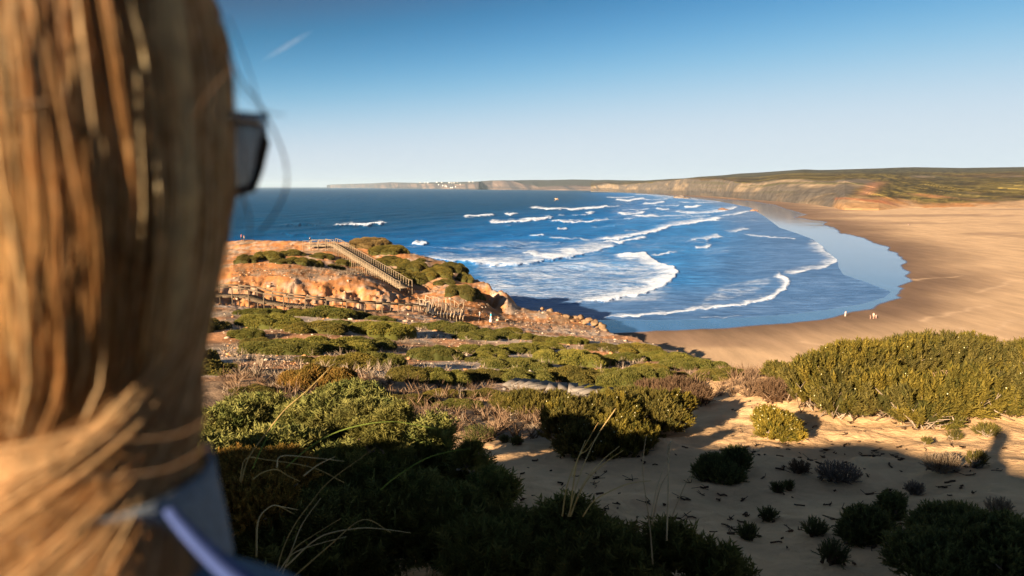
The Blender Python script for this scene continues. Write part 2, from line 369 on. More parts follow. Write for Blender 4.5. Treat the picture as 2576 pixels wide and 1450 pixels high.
# worn footprint trails, paler where dry sand is turned up
trail = np.zeros(X.shape)
for (p0, p1) in (((2010,848),(2130,868)),((2120,855),(2260,880)),((2230,862),(2470,885)),((2330,800),(2470,760)),((2440,830),(2560,800)),((2420,815),(2520,850)),((2460,730),(2576,700)),((2400,860),(2576,862)),((2300,700),(2420,690))):
    q0, q1 = world_line([p0, p1], 1.0); dd = dist_line(X + (fbm(X * .1, Y * .1, 2, 3) - .5) * 6, Y + (fbm(X * .1, Y * .1, 2, 8) - .5) * 6, [q0, q1]); trail = np.maximum(trail, np.exp(-(dd / 0.9) ** 2))
cb = lerp3(cb, np.array((0.56, 0.39, 0.25)), trail.ravel() * 0.6)
m, n, l, bb = mat_base('beach_sand', 0.95, 0.15)
at = n.new('ShaderNodeAttribute'); at.attribute_name = 'col'; wt = n.new('ShaderNodeAttribute'); wt.attribute_name = 'wet'
tc = n.new('ShaderNodeTexCoord'); mp = n.new('ShaderNodeMapping'); mp.inputs['Scale'].default_value = (0.5, 0.12, 1); l.new(tc.outputs['Object'], mp.inputs[0])
t1 = noise(n, l, 0.35, 7, 0.7, mp.outputs[0]); rr = ramp(n, [(0.3, (0.74,) * 3), (0.7, (1.18,) * 3)]); l.new(t1.outputs[0], rr.inputs[0])
l.new(mult(n, l, at.outputs['Color'], rr.outputs[0]), bb.inputs['Base Color'])
mr = n.new('ShaderNodeMapRange'); mr.inputs[3].default_value = 0.95; mr.inputs[4].default_value = 0.07; l.new(wt.outputs['Fac'], mr.inputs[0]); l.new(mr.outputs[0], bb.inputs['Roughness'])
mr2 = n.new('ShaderNodeMapRange'); mr2.inputs[3].default_value = 0.1; mr2.inputs[4].default_value = 0.16; l.new(wt.outputs['Fac'], mr2.inputs[0]); l.new(mr2.outputs[0], bb.inputs['Specular IOR Level'])
t2 = noise(n, l, 1.4, 6, 0.65, tc.outputs['Object']); bp = n.new('ShaderNodeBump'); bp.inputs['Distance'].default_value = 0.12
mr3 = n.new('ShaderNodeMapRange'); mr3.inputs[3].default_value = 0.8; mr3.inputs[4].default_value = 0.0; l.new(wt.outputs['Fac'], mr3.inputs[0]); l.new(mr3.outputs[0], bp.inputs['Strength'])
l.new(t2.outputs[0], bp.inputs['Height']); l.new(bp.outputs[0], bb.inputs['Normal'])
beach = mk('beach', np.stack([X, Y, Z], -1).reshape(-1, 3), gridfaces(len(vs), len(us))[:, ::-1], m, None, True, cb, {'wet': wet.ravel()}); tag(beach, kind='structure')

# ------------------------------------------------------------------ sea with swell, breakers and foam
us = np.concatenate([np.arange(-2600, 500, 40), np.arange(500, 2420, 1.9)]); vs = np.concatenate([[470.9, 471.2, 471.6], np.arange(472, 560, 0.6), np.arange(560, 860, 1.1)])
UU, VV = np.meshgrid(us, vs); a, b, cc = raynp(UU, VV); s = (0 - CZ) / cc; X = a * s; Y = b * s
d2 = -shore_sd(UU, VV, X, Y, S2)
foam = np.zeros(UU.shape); crest = np.zeros(UU.shape)
KV = 3.2
WAVES = [  # front line, trail depth in px, trail side (-1 = behind, away from the viewer), foam strength, crest height
 ([(836,569),(880,568),(930,567),(976,561)],11,-1,1.0,1.6),([(706,568),(770,567),(836,568)],3,-1,0.45,1.2),
 ([(1038,613),(1060,614),(1076,612)],11,-1,1.0,1.3),([(960,616),(1040,622),(1150,628),(1300,622)],10,-1,0.55,0.5),
 ([(1167,545),(1200,544),(1246,541)],5,-1,0.95,1.3),([(1268,537),(1285,540),(1301,537)],6,-1,1.0,1.4),
 ([(1329,522),(1380,527),(1450,527),(1500,524),(1537,520)],6.5,-1,1.0,1.3),([(1227,557),(1260,561),(1310,557),(1360,552),(1398,546)],8,-1,1.0,1.4),
 ([(1438,541),(1455,543),(1473,541)],4,-1,0.9,1.2),([(1471,537),(1485,537),(1497,533)],4,-1,0.9,1.0),
 ([(1376,558),(1440,560),(1500,558),(1545,553)],7,-1,0.95,1.2),([(1549,538),(1590,540),(1630,534)],7,-1,0.95,1.1),
 ([(1584,545),(1640,544),(1690,543),(1728,543)],6,-1,0.9,0.8),([(1564,549),(1580,551),(1596,550)],4,-1,0.9,0.8),
 ([(1545,503),(1580,506),(1628,499)],7,-1,0.95,1.2),([(1613,513),(1640,514),(1672,507)],8,-1,0.9,1.0),([(1720,521),(1740,522),(1763,517)],6,-1,1.0,1.2),
 ([(1650,526),(1668,528),(1684,526)],5,-1,0.9,1.0),([(1687,533),(1740,537),(1790,536),(1830,528),(1865,519)],11,-1,0.85,0.8),
 ([(1496,604),(1550,604),(1600,596),(1660,584),(1690,570),(1760,560),(1830,550)],14,-1,0.95,1.0),([(1790,548),(1840,541),(1892,532)],7,-1,0.85,0.6),
 ([(1450,601),(1500,602),(1560,602)],7,-1,0.8,0.5),([(1510,611),(1560,611),(1600,605),(1631,597)],6,-1,0.95,0.8),
 ([(1030,640),(1120,660),(1203,666),(1320,664),(1391,652),(1450,640),(1500,630),(1564,615)],40,-1,0.80,1.0),
 ([(1203,622),(1300,616),(1360,611),(1420,612)],10,-1,0.6,0.5),([(1300,640),(1390,652),(1460,632)],22,-1,0.95,0.7),([(1380,600),(1430,603),(1470,600)],4,-1,0.7,0.6),
 ([(1255,568),(1290,569)],3,-1,0.5,0.5),([(1332,592),(1355,596),(1374,594)],6,-1,0.95,1.0),([(1400,577),(1415,578),(1428,575)],4,-1,0.8,1.0),
 ([(1634,642),(1680,638),(1710,632)],3.5,-1,0.85,0.6),([(1731,606),(1780,606),(1823,594)],13,-1,0.8,0.5),([(1751,624),(1775,623),(1792,616)],8,-1,0.85,0.6),
 ([(1830,588),(1855,583),(1890,575)],14,-1,0.75,0.4),([(1868,588),(1940,596),(2006,601)],3,-1,0.8,0.3),
 ([(1534,644),(1580,642),(1622,641),(1660,659),(1693,672),(1704,691),(1684,708),(1614,736),(1526,755),(1426,764)],28,1,0.98,0.7),
 ([(1490,798),(1560,797),(1613,795),(1680,789),(1731,782),(1800,773),(1868,768),(1941,749),(1975,728),(1984,712),(1968,697),(1953,684)],8,-1,1.0,0.45),
 ([(1700,779),(1868,768),(1941,747),(1979,723),(1980,706)],22,-1,0.55,0.2),
 ([(1962,695),(2000,688),(2058,675),(2079,671),(2100,660),(2104,650),(2085,640),(2068,630),(2070,616),(2032,601)],16,-1,0.8,0.25),
 ([(1751,800),(1810,799),(1874,793)],2.5,-1,0.6,0.1),([(2108,688),(2180,710),(2237,735)],2.0,-1,0.35,0.1),([(1440,792),(1470,795),(1500,796)],4,-1,0.8,0.3),
 ([(1400,541),(1420,542)],3,-1,0.7,0.8),([(1485,519),(1530,521),(1560,518)],3,-1,0.7,0.6),([(1560,529),(1600,530),(1640,526)],3.5,-1,0.75,0.6),([(1640,517),(1680,519),(1715,516)],3.5,-1,0.75,0.6),([(1700,543),(1750,545),(1790,541)],4,-1,0.7,0.5),([(1520,496),(1560,498),(1600,495)],3,-1,0.8,0.6),([(1600,501),(1640,503),(1690,500)],3,-1,0.8,0.6),([(1700,508),(1760,511),(1820,508)],3.5,-1,0.75,0.5),([(1740,503),(1790,506),(1850,504)],3,-1,0.7,0.4),([(1480,569),(1520,571),(1580,567)],4,-1,0.55,0.5),([(1560,580),(1620,580),(1670,573)],5,-1,0.6,0.4),([(1640,612),(1700,610),(1760,603)],5,-1,0.5,0.3),([(1100,570),(1160,572),(1220,569)],3,-1,0.45,0.7),([(1830,562),(1870,558),(1910,553)],4,-1,0.55,0.2),([(1880,540),(1910,537),(1935,533)],4,-1,0.5,0.2),([(1260,590),(1300,592),(1340,590)],4,-1,0.4,0.8),([(700,590),(760,592),(840,590)],3,-1,0.3,0.9),
 ([(1585,489),(1640,491),(1720,497),(1800,504)],4,-1,0.75,0.5),([(1640,495),(1700,499),(1760,503)],4,-1,0.7,0.6),([(1680,515),(1720,512),(1750,510)],4,-1,0.6,0.5),([(1760,527),(1800,524),(1840,520)],4,-1,0.6,0.5),
 ([(1480,482),(1540,484),(1600,487)],1.5,-1,0.6,0.4),([(1570,516),(1610,513)],4,-1,0.5,0.5),([(1660,553),(1700,548),(1740,547)],4,-1,0.6,0.5)]
jU = UU + (fbm(UU * 0.05, VV * 0.15, 3, 201) - 0.5) * 14; jV = VV + (fbm(UU * 0.05, VV * 0.12, 3, 207) - 0.5) * np.clip((VV - 480) * 0.10, 1.0, 8)
for L, th, side, stg, hgt in WAVES:
    th = th * (1.3 if L[0][1] < 612 else 1.35); hgt *= 0.6
    L = np.array(L, float); m0 = th * 2 + 10
    msk = (UU > L[:, 0].min() - 60) & (UU < L[:, 0].max() + 60) & (VV > L[:, 1].min() - m0 - 15) & (VV < L[:, 1].max() + m0 + 15)
    pu = jU[msk]; pv = jV[msk] * KV; best = np.full(pu.shape, 1e9); sg = np.zeros(pu.shape); along = np.zeros(pu.shape)
    for i in range(len(L) - 1):
        ax, ay, bx, by = L[i, 0], L[i, 1] * KV, L[i + 1, 0], L[i + 1, 1] * KV; dx, dy = bx - ax, by - ay
        t = ((pu - ax) * dx + (pv - ay) * dy) / (dx * dx + dy * dy); tcl = np.clip(t, 0, 1)
        d = np.hypot(pu - ax - tcl * dx, pv - ay - tcl * dy); cr = dx * (pv - ay) - dy * (pu - ax)
        up = d < best; best[up] = d[up]; sg[up] = np.sign(cr[up]); along[up] = (i + tcl[up]) / (len(L) - 1)
    sdist = best * sg * side / KV                       # positive on the trail side, in px
    taper = smooth(0, 0.10, along) * smooth(1, 0.92, along) * 0.75 + 0.25
    thv = th * taper
    f = np.where(sdist >= 0, np.clip(1 - sdist / thv, 0, 1) ** 0.95, np.clip(1 + sdist / 2.2, 0, 1) ** 0.5) * stg * (0.35 + 0.65 * taper)
    foam[msk] = np.maximum(foam[msk], f)
    crest[msk] = np.maximum(crest[msk], hgt * taper * np.where(sdist > -1.2, np.exp(-(np.abs(sdist) / max(2.2, th * 0.35)) ** 2), np.exp(-((sdist) / 1.5) ** 2)))
# drifting foam left over the inner surf zone and inside the curling wave
def blur_poly(L, wpx):            # 1 well inside, fading to 0 at the outline
    P_ = [(u, v * KV) for u, v in L + L[:1]]; d_ = dist_line(UU, VV * KV, P_); return inside(UU, VV, L) * smooth(0, wpx, d_)
surf = smooth(1080, 1250, UU) * (1 - smooth(1640, 1760, UU)) * smooth(632, 668, VV) * (1 - smooth(752, 775, VV)); surf *= 0.60
surf = np.maximum(surf, blur_poly([(1240,700),(1420,672),(1560,650),(1622,643),(1660,661),(1693,674),(1700,691),(1680,706),(1610,733),(1520,752),(1440,760),(1290,735)], 60) * 0.60)
surf = np.maximum(surf, 0.50 * smooth(1080, 1200, UU) * (1 - smooth(1500, 1600, UU)) * smooth(590, 615, VV) * (1 - smooth(650, 680, VV)))
surf = np.maximum(surf, 0.46 * smooth(1480, 1560, UU) * smooth(484, 495, VV) * (1 - smooth(545, 600, VV)) )
surf = np.maximum(surf, 0.52 * blur_poly([(1800,705),(1950,690),(1975,712),(1930,742),(1840,766),(1720,772)], 40))
surf = np.maximum(surf, 0.40 * smooth(1500, 1600, UU) * (1 - smooth(1820, 1950, UU)) * smooth(575, 600, VV) * (1 - smooth(630, 665, VV)))
surf = np.maximum(surf, 0.36 * smooth(1480, 1640, UU) * (1 - smooth(1900, 2050, UU)) * smooth(735, 770, VV) * (1 - smooth(778, 800, VV)))
foam = np.maximum(foam, surf)
far = smooth(900, 6000, Y); shore = smooth(0, 70, d2)
ph = (X * 0.80 - Y * 0.60); wob = fbm(X * 0.006, Y * 0.006, 3, 211) * 60
sw = np.sin((ph + wob) / 52 * 2 * np.pi) * 0.5 + np.sin((X * 0.92 - Y * 0.39 + wob * 0.6) / 23 * 2 * np.pi) * 0.18 + (fbm(X * 0.06, Y * 0.06, 4, 217) - 0.5) * 0.9
Z = sw * 1.15 * shore * (1 - far) + crest * smooth(0, 25, d2) * 1.15
deep = smooth(15, 420, d2) * (0.65 + 0.35 * smooth(640, 560, VV))
m, n, l, bb = mat_base('sea_water', 0.2, 0.5); bb.inputs['IOR'].default_value = 1.33
fo = n.new('ShaderNodeAttribute'); fo.attribute_name = 'foam'; dp = n.new('ShaderNodeAttribute'); dp.attribute_name = 'deep'
tc = n.new('ShaderNodeTexCoord'); mp = n.new('ShaderNodeMapping'); mp.inputs['Rotation'].default_value = (0, 0, R(-58)); mp.inputs['Scale'].default_value = (0.35, 1.0, 1.0); l.new(tc.outputs['Object'], mp.inputs[0])
def math_(op, a=None, b=None, va=0.0, vb=0.0):
    k = n.new('ShaderNodeMath'); k.operation = op
    k.inputs[0].default_value = va; k.inputs[1].default_value = vb
    if a is not None: l.new(a, k.inputs[0])
    if b is not None: l.new(b, k.inputs[1])
    return k.outputs[0]
wcol = ramp(n, [(0, (0.075, 0.17, 0.38)), (0.03, (0.030, 0.18, 0.48)), (0.35, (0.001, 0.115, 0.38)), (1, (0.0, 0.050, 0.140))]); l.new(dp.outputs['Fac'], wcol.inputs[0])
pn = noise(n, l, 0.018, 5, 0.6, mp.outputs[0]); pr = ramp(n, [(0.3, (0.65, 0.75, 0.8)), (0.7, (1.25, 1.2, 1.15))]); l.new(pn.outputs[0], pr.inputs[0])
wc = mult(n, l, wcol.outputs[0], pr.outputs[0])
fnz = noise(n, l, 0.22, 8, 0.7, mp.outputs[0]); fr2 = ramp(n, [(0.32, (0.5, 0.6, 0.65)), (0.5, (1.0, 1.0, 1.0)), (0.68, (1.9, 1.55, 1.35))]); l.new(fnz.outputs[0], fr2.inputs[0]); wc = mult(n, l, wc, fr2.outputs[0])  # streaks put the varying reflections of small wave facets into the water colour
fn = noise(n, l, 0.8, 9, 0.75, mp.outputs[0]); fn2 = noise(n, l, 0.09, 4, 0.6, mp.outputs[0])
n01 = math_('ADD', math_('MULTIPLY', fn.outputs[0], None, 0, 1.9), math_('MULTIPLY', fn2.outputs[0], None, 0, 0.9)); n01 = math_('SUBTRACT', n01, None, 0, 0.92)
fm = n.new('ShaderNodeMapRange'); fm.interpolation_type = 'SMOOTHSTEP'; fm.inputs[1].default_value = 0.94; fm.inputs[2].default_value = 1.58; l.new(math_('ADD', n01, math_('MULTIPLY', fo.outputs['Fac'], None, 0, 1.12)), fm.inputs[0])
zero = math_('GREATER_THAN', fo.outputs['Fac'], None, 0, 0.02); fmask = math_('MULTIPLY', fm.outputs[0], zero)
mx = n.new('ShaderNodeMix'); mx.data_type = 'RGBA'; l.new(fmask, mx.inputs[0]); l.new(wc, mx.inputs[6]); mx.inputs[7].default_value = (0.76, 0.85, 0.99, 1); l.new(mx.outputs[2], bb.inputs['Base Color'])
mr = n.new('ShaderNodeMapRange'); mr.inputs[3].default_value = 0.38; mr.inputs[4].default_value = 0.9; l.new(fmask, mr.inputs[0]); l.new(mr.outputs[0], bb.inputs['Roughness'])
mr = n.new('ShaderNodeMapRange'); mr.inputs[3].default_value = 0.07; mr.inputs[4].default_value = 0.02; l.new(fmask, mr.inputs[0]); l.new(mr.outputs[0], bb.inputs['Specular IOR Level'])
b1 = noise(n, l, 0.55, 6, 0.6, mp.outputs[0]); bp = n.new('ShaderNodeBump'); bp.inputs['Distance'].default_value = 0.9; bp.inputs['Strength'].default_value = 0.9
hh = math_('ADD', b1.outputs[0], math_('MULTIPLY', math_('MULTIPLY', fn.outputs[0], None, 0, 0.5), fmask)); l.new(hh, bp.inputs['Height']); l.new(bp.outputs[0], bb.inputs['Normal'])
sea = mk('sea', np.stack([X, Y, Z], -1).reshape(-1, 3), gridfaces(len(vs), len(us))[:, ::-1], m, None, True, None, {'foam': foam.ravel(), 'deep': deep.ravel()}); tag(sea, kind='structure')

# ------------------------------------------------------------------ far hills, cliffs and cape
def polar_range(name, T, step, z0, gully, colfn, rows=(54, 54)):
    T = np.array(T, float); us = np.arange(T[0, 0], T[-1, 0] + 0.01, step)
    vb, vt, kt, vr, kr = [np.interp(us, T[:, 0], T[:, i]) for i in range(1, 6)]
    def D_of(U, V, z):
        a, b, cc = raynp(U, V); return (z - CZ) / cc * b
    Db = D_of(us, vb, z0); ax = (us - 1288) / FPX
    # ground plane x/y slope keeps the same screen column: x = u*(depth along the view axis)
    def zat(V, D):
        a, b, cc = raynp(us, V); return CZ + cc / b * D
    Dt = Db * (1 + kt); Dr = Db * (1 + kr); zt = zat(vt, Dt); zr = zat(vr, Dr)
    k1 = np.linspace(0, 1, rows[0]); k2 = np.linspace(0, 1, rows[1])[1:]
    Dm = np.concatenate([Db[None] + (Dt - Db)[None] * k1[:, None], Dt[None] + (Dr - Dt)[None] * k2[:, None], [Dr * 1.25]])
    Zm = np.concatenate([z0 + (zt - z0)[None] * (k1[:, None] ** 0.8), zt[None] + (zr - zt)[None] * (k2[:, None] ** 0.9), [zr * 0.6]])
    part = np.concatenate([k1, 1 + k2, [2.2]])[:, None] + 0 * us[None]
    lat = ax[None] * Dm; 
    cl = np.sin(np.clip(part, 0, 1) * np.pi) ** 0.7 * (part <= 1)
    hgt = (zt - z0)[None]
    rid = np.abs(fbm(lat * gully * 1.0 + Zm * 0.006, Dm * gully * 0.15, 4, 301) - 0.5) * 2
    Dm = Dm + cl * (rid - 0.35) * hgt * 1.3
    Zm = Zm + (part > 1) * (part < 2.1) * (fbm(lat * 0.012, Dm * 0.008, 5, 307) - 0.5) * 0.13 * hgt * np.clip(2 - part, 0, 1) 
    Zm[0] -= 6
    f, c_ = Dm, None
    uu = us[None] + 0 * Dm; vv_ = None
    fwd = Dm * math.cos(TILT) - (Zm - CZ) * math.sin(TILT); Xm = (uu - 1288) / FPX * fwd
    col = colfn(uu, part, Xm, Dm, Zm, rid)
    o = mk(name, np.stack([Xm, Dm, Zm], -1).reshape(-1, 3), gridfaces(len(Dm), len(us)), M_HILL, None, True, col.reshape(-1, 3))
    return tag(o, kind='structure'), (us, Db, Dt, Dr, zt, zr)
def col_hill(U, part, X, Y, Z, rid):
    U = U.ravel(); p = part.ravel(); X = X.ravel(); Y = Y.ravel(); rd = rid.ravel()
    nz = fbm(X * 0.02, Y * 0.006, 5, 311); nz2 = fbm(X * 0.011 + p * 3.2, p * 2.5 + X * 0.004, 5, 317)
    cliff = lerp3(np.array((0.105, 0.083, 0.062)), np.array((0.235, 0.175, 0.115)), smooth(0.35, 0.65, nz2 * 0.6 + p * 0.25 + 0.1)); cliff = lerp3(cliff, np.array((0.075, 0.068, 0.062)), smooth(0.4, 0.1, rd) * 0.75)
    cliff = lerp3(cliff, np.array((0.075, 0.070, 0.028)), smooth(0.54, 0.62, fbm(X * 0.03, p * 9, 4, 331)) * smooth(0.2, 0.6, p) * smooth(1650, 1900, U) * 0.7)
    redd = 0 * U; cliff = lerp3(cliff, lerp3(np.array((0.26, 0.10, 0.045)), np.array((0.33, 0.18, 0.075)), smooth(0.4, 0.6, nz)), redd)
    veg = lerp3(np.array((0.062, 0.048, 0.016)), np.array((0.105, 0.080, 0.022)), smooth(0.35, 0.65, nz)); veg = lerp3(veg, np.array((0.085, 0.052, 0.022)), smooth(0.5, 0.65, fbm(X * 0.004, Y * 0.004, 4, 337)) * 0.7)
    vt = fbm(X * 0.06, p * 38, 5, 339); veg = veg * (0.45 + 1.1 * smooth(0.3, 0.7, vt))[:, None]
    farveg = np.array((0.066, 0.060, 0.036)); veg = lerp3(veg, farveg * (0.6 + .8 * smooth(.35, .65, vt))[:, None], smooth(1.25, 1.5, p))
    out = lerp3(cliff, veg, smooth(0.92, 1.05, p + (nz - 0.5) * 0.5))
    rt = smooth(-22, 22, U - (2100 + 110 * np.clip(p, 0, 1)) + (nz - .5) * 60); lowveg = smooth(0.06, 0.26, p + (fbm(X * 0.015, Y * 0.015, 4, 341) - 0.5) * 0.5); rightc = lerp3(lerp3(np.array((0.36, 0.235, 0.135)), np.array((0.30, 0.15, 0.06)), smooth(0.45, 0.6, nz)), veg, lowveg)
    out = lerp3(out, rightc, rt * (p < 1.001) )
    foot = smooth(2092, 2106, U + (nz - .5) * 20) * (1 - smooth(2200, 2290, U + (nz - .5) * 90)) * (1 - smooth(.08, .26, p + (nz2 - .5) * .45 + (nz - .5) * .3)); out = lerp3(out, lerp3(np.array((0.30, 0.115, 0.05)), np.array((0.36, 0.21, 0.10)), smooth(.4, .6, nz2)), foot)
    scar = np.exp(-((U - (2150 + 70 * p)) / 22) ** 2) * smooth(.25, .4, p) * (1 - smooth(.75, .95, p)); out = lerp3(out, np.array((0.30, 0.15, 0.085)), scar * .8)
    return out
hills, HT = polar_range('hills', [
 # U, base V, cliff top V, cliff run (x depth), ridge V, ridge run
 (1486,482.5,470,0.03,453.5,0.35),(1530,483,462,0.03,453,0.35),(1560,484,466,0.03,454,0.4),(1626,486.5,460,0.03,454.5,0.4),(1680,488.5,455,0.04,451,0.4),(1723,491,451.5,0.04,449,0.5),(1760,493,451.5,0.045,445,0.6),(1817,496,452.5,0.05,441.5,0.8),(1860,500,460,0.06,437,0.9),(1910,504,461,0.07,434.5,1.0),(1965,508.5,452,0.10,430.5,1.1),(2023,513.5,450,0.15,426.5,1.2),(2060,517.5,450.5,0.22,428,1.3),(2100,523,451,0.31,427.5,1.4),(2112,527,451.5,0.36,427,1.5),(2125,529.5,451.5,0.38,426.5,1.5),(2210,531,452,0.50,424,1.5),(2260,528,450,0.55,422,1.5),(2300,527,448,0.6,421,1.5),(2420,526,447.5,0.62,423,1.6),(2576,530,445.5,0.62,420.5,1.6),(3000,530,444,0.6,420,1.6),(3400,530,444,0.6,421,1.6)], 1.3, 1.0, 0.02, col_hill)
def col_cape(U, part, X, Y, Z, rid):
    U = U.ravel(); p = part.ravel(); X = X.ravel(); Y = Y.ravel(); nz = fbm(X * 0.004, p * 5, 5, 351); rd = rid.ravel()
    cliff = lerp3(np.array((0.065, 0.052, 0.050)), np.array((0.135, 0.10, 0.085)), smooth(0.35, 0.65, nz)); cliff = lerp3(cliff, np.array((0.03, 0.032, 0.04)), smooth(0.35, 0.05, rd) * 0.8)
    return lerp3(cliff, np.array((0.055, 0.055, 0.045)), smooth(0.9, 1.05, p + (nz - 0.5) * 0.4))
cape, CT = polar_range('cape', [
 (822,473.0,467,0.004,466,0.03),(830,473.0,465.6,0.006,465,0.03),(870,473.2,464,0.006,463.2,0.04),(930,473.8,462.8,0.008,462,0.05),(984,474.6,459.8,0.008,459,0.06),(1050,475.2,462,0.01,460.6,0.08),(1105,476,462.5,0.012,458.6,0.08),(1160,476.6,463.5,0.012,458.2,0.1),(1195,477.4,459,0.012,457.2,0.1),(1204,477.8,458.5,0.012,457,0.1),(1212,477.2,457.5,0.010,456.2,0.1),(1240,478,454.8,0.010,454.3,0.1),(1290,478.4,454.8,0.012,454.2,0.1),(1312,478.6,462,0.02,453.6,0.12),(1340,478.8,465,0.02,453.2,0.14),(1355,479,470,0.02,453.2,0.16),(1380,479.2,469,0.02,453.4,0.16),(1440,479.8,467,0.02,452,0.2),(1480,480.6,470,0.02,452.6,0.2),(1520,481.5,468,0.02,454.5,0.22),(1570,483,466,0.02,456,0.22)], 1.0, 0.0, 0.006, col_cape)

# ------------------------------------------------------------------ air
m = bpy.data.materials.new('haze_air'); m.use_nodes = True; n = m.node_tree.nodes; n.clear()
ou = n.new('ShaderNodeOutputMaterial'); pv = n.new('ShaderNodeVolumePrincipled')
pv.inputs['Color'].default_value = (0.60, 0.80, 1.0, 1); pv.inputs['Density'].default_value = 0.000026; pv.inputs['Anisotropy'].default_value = 0.0
m.node_tree.links.new(pv.outputs[0], ou.inputs['Volume'])
hz = MB(); hz.box((0, -2500, 150), (0, 46000, 150), 60000, 312)
HAZE = True
if HAZE: tag(hz.build('haze', m, col=False), kind='stuff')

# faint wisp of cloud, far above the air box
m = bpy.data.materials.new('cloud_vapour'); m.use_nodes = True; n = m.node_tree.nodes; l = m.node_tree.links; n.clear()
ou = n.new('ShaderNodeOutputMaterial'); pv = n.new('ShaderNodeVolumePrincipled'); tc = n.new('ShaderNodeTexCoord'); t1 = noise(n, l, 0.012, 4, 0.6, tc.outputs['Object'])
g1 = n.new('ShaderNodeTexGradient'); g1.gradient_type = 'SPHERICAL'; mp = n.new('ShaderNodeMapping'); mp.inputs['Scale'].default_value = (1 / 380, 1 / 60, 1 / 48); l.new(tc.outputs['Object'], mp.inputs[0]); l.new(mp.outputs[0], g1.inputs[0])
k1 = n.new('ShaderNodeMath'); k1.operation = 'MULTIPLY'; l.new(g1.outputs['Fac'], k1.inputs[0]); l.new(t1.outputs[0], k1.inputs[1]); k2 = n.new('ShaderNodeMath'); k2.operation = 'MULTIPLY'; k2.inputs[1].default_value = 0.003; l.new(k1.outputs[0], k2.inputs[0])
l.new(k2.outputs[0], pv.inputs['Density']); pv.inputs['Color'].default_value = (1, .96, .94, 1); l.new(pv.outputs[0], ou.inputs['Volume'])
bm_ = __import__('bmesh').new(); __import__('bmesh').ops.create_icosphere(bm_, subdivisions=3, radius=1.0); cv_ = np.array([v.co for v in bm_.verts]) * (380, 60, 48); cf_ = np.array([[v.index for v in f.verts] for f in bm_.faces]); bm_.free()
cl_ = mk('cloud', cv_, cf_, m, None, True); cl_.location = P(722, 116, 8000); cl_.rotation_euler = (0, R(-29), 0); tag(cl_, kind='structure')

# ------------------------------------------------------------------ plants
def inst(proto_v, proto_f, p, t, L, spin=None, wid=1.0):
    """copy a small proto (z along its stem) to n places: p base, t unit stem direction, L length"""
    n = len(p); up = np.where(np.abs(t[:, 2:3]) > 0.9, np.array([[1.0, 0, 0]]), np.array([[0, 0, 1.0]]))
    b = np.cross(t, up); b /= np.linalg.norm(b, axis=1)[:, None] + 1e-9; c = np.cross(t, b)
    a = rng.uniform(0, 2 * np.pi, n) if spin is None else spin
    b2 = b * np.cos(a)[:, None] + c * np.sin(a)[:, None]; c2 = -b * np.sin(a)[:, None] + c * np.cos(a)[:, None]
    pv = np.asarray(proto_v, float)
    L = np.broadcast_to(L, n)[:, None, None]
    v = p[:, None, :] + L * (wid * pv[None, :, 0:1] * b2[:, None, :] + wid * pv[None, :, 1:2] * c2[:, None, :] + pv[None, :, 2:3] * t[:, None, :])
    f = np.asarray(proto_f)[None] + (np.arange(n) * len(pv))[:, None, None]
    return v.reshape(-1, 3), f.reshape(-1, f.shape[-1])
def sprig_feather(k=7):           # flat juniper spray
    v = [(-.02, 0, 0), (.02, 0, 0), (0, 0, 1)]; f = [(0, 1, 2)]
    for i in range(k):
        z = 0.12 + 0.8 * i / k; w_ = 0.34 * (1 - 0.6 * i / k)
        for s_ in (-1, 1):
            b0 = len(v); y_ = random.uniform(-.12, .12)
            v += [(0, 0, z - .05), (0, 0, z + .06), (s_ * w_, y_, z + .20), (s_ * w_ * .5, y_ * .5 + .03, z + .03)]; f += [(b0, b0 + 3, b0 + 2), (b0 + 3, b0 + 1, b0 + 2)]
    return v, f
def sprig_brush(k=16):            # upright heath shoot set with short leaves
    v = [(-.025, 0, 0), (.025, 0, 0), (0, .0, 1)]; f = [(0, 1, 2)]
    for i in range(k):
        z = 0.18 + 0.8 * i / k; a = i * 2.4; r = 0.15 * (1 - 0.3 * i / k)
        ca, sa = math.cos(a), math.sin(a); b0 = len(v)
        v += [(-.035 * sa, .035 * ca, z - .03), (.035 * sa, -.035 * ca, z - .03), (r * ca, r * sa, z + .14)]; f += [(b0, b0 + 1, b0 + 2)]
    return v, f
def sprig_tuft():                 # small leaf clump for far shrubs
    v = []; f = []
    for i in range(5):
        a = i * 2.4; ca, sa = math.cos(a), math.sin(a); b0 = len(v); h = .5 + .5 * random.random(); o = .45
        v += [(-.28 * sa, .28 * ca, 0), (.28 * sa, -.28 * ca, 0), (o * ca, o * sa, h)]; f += [(b0, b0 + 1, b0 + 2)]
    return v, f
FEA, BRU, TUF = sprig_feather(), sprig_brush(), sprig_tuft()
PAL = {'juniper': ((0.080, 0.090, 0.018), (0.22, 0.195, 0.045)), 'olive': ((0.080, 0.078, 0.018), (0.23, 0.18, 0.040)), 'heath': ((0.095, 0.092, 0.018), (0.29, 0.215, 0.032)), 'bright': ((0.12, 0.125, 0.03), (0.26, 0.23, 0.06)),
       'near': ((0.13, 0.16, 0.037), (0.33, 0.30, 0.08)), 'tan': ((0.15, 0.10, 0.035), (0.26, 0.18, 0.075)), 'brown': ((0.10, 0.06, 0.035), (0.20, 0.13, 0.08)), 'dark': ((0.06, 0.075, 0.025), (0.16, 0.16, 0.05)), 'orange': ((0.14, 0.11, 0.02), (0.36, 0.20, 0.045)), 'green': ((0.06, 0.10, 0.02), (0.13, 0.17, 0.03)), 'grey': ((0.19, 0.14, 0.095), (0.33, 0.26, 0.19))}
def palette(n, key, t=None):
    a, b = map(np.array, PAL[key]); t = rng.uniform(0, 1, n) if t is None else t
    return a[None] * (1 - t)[:, None] + b[None] * t[:, None]
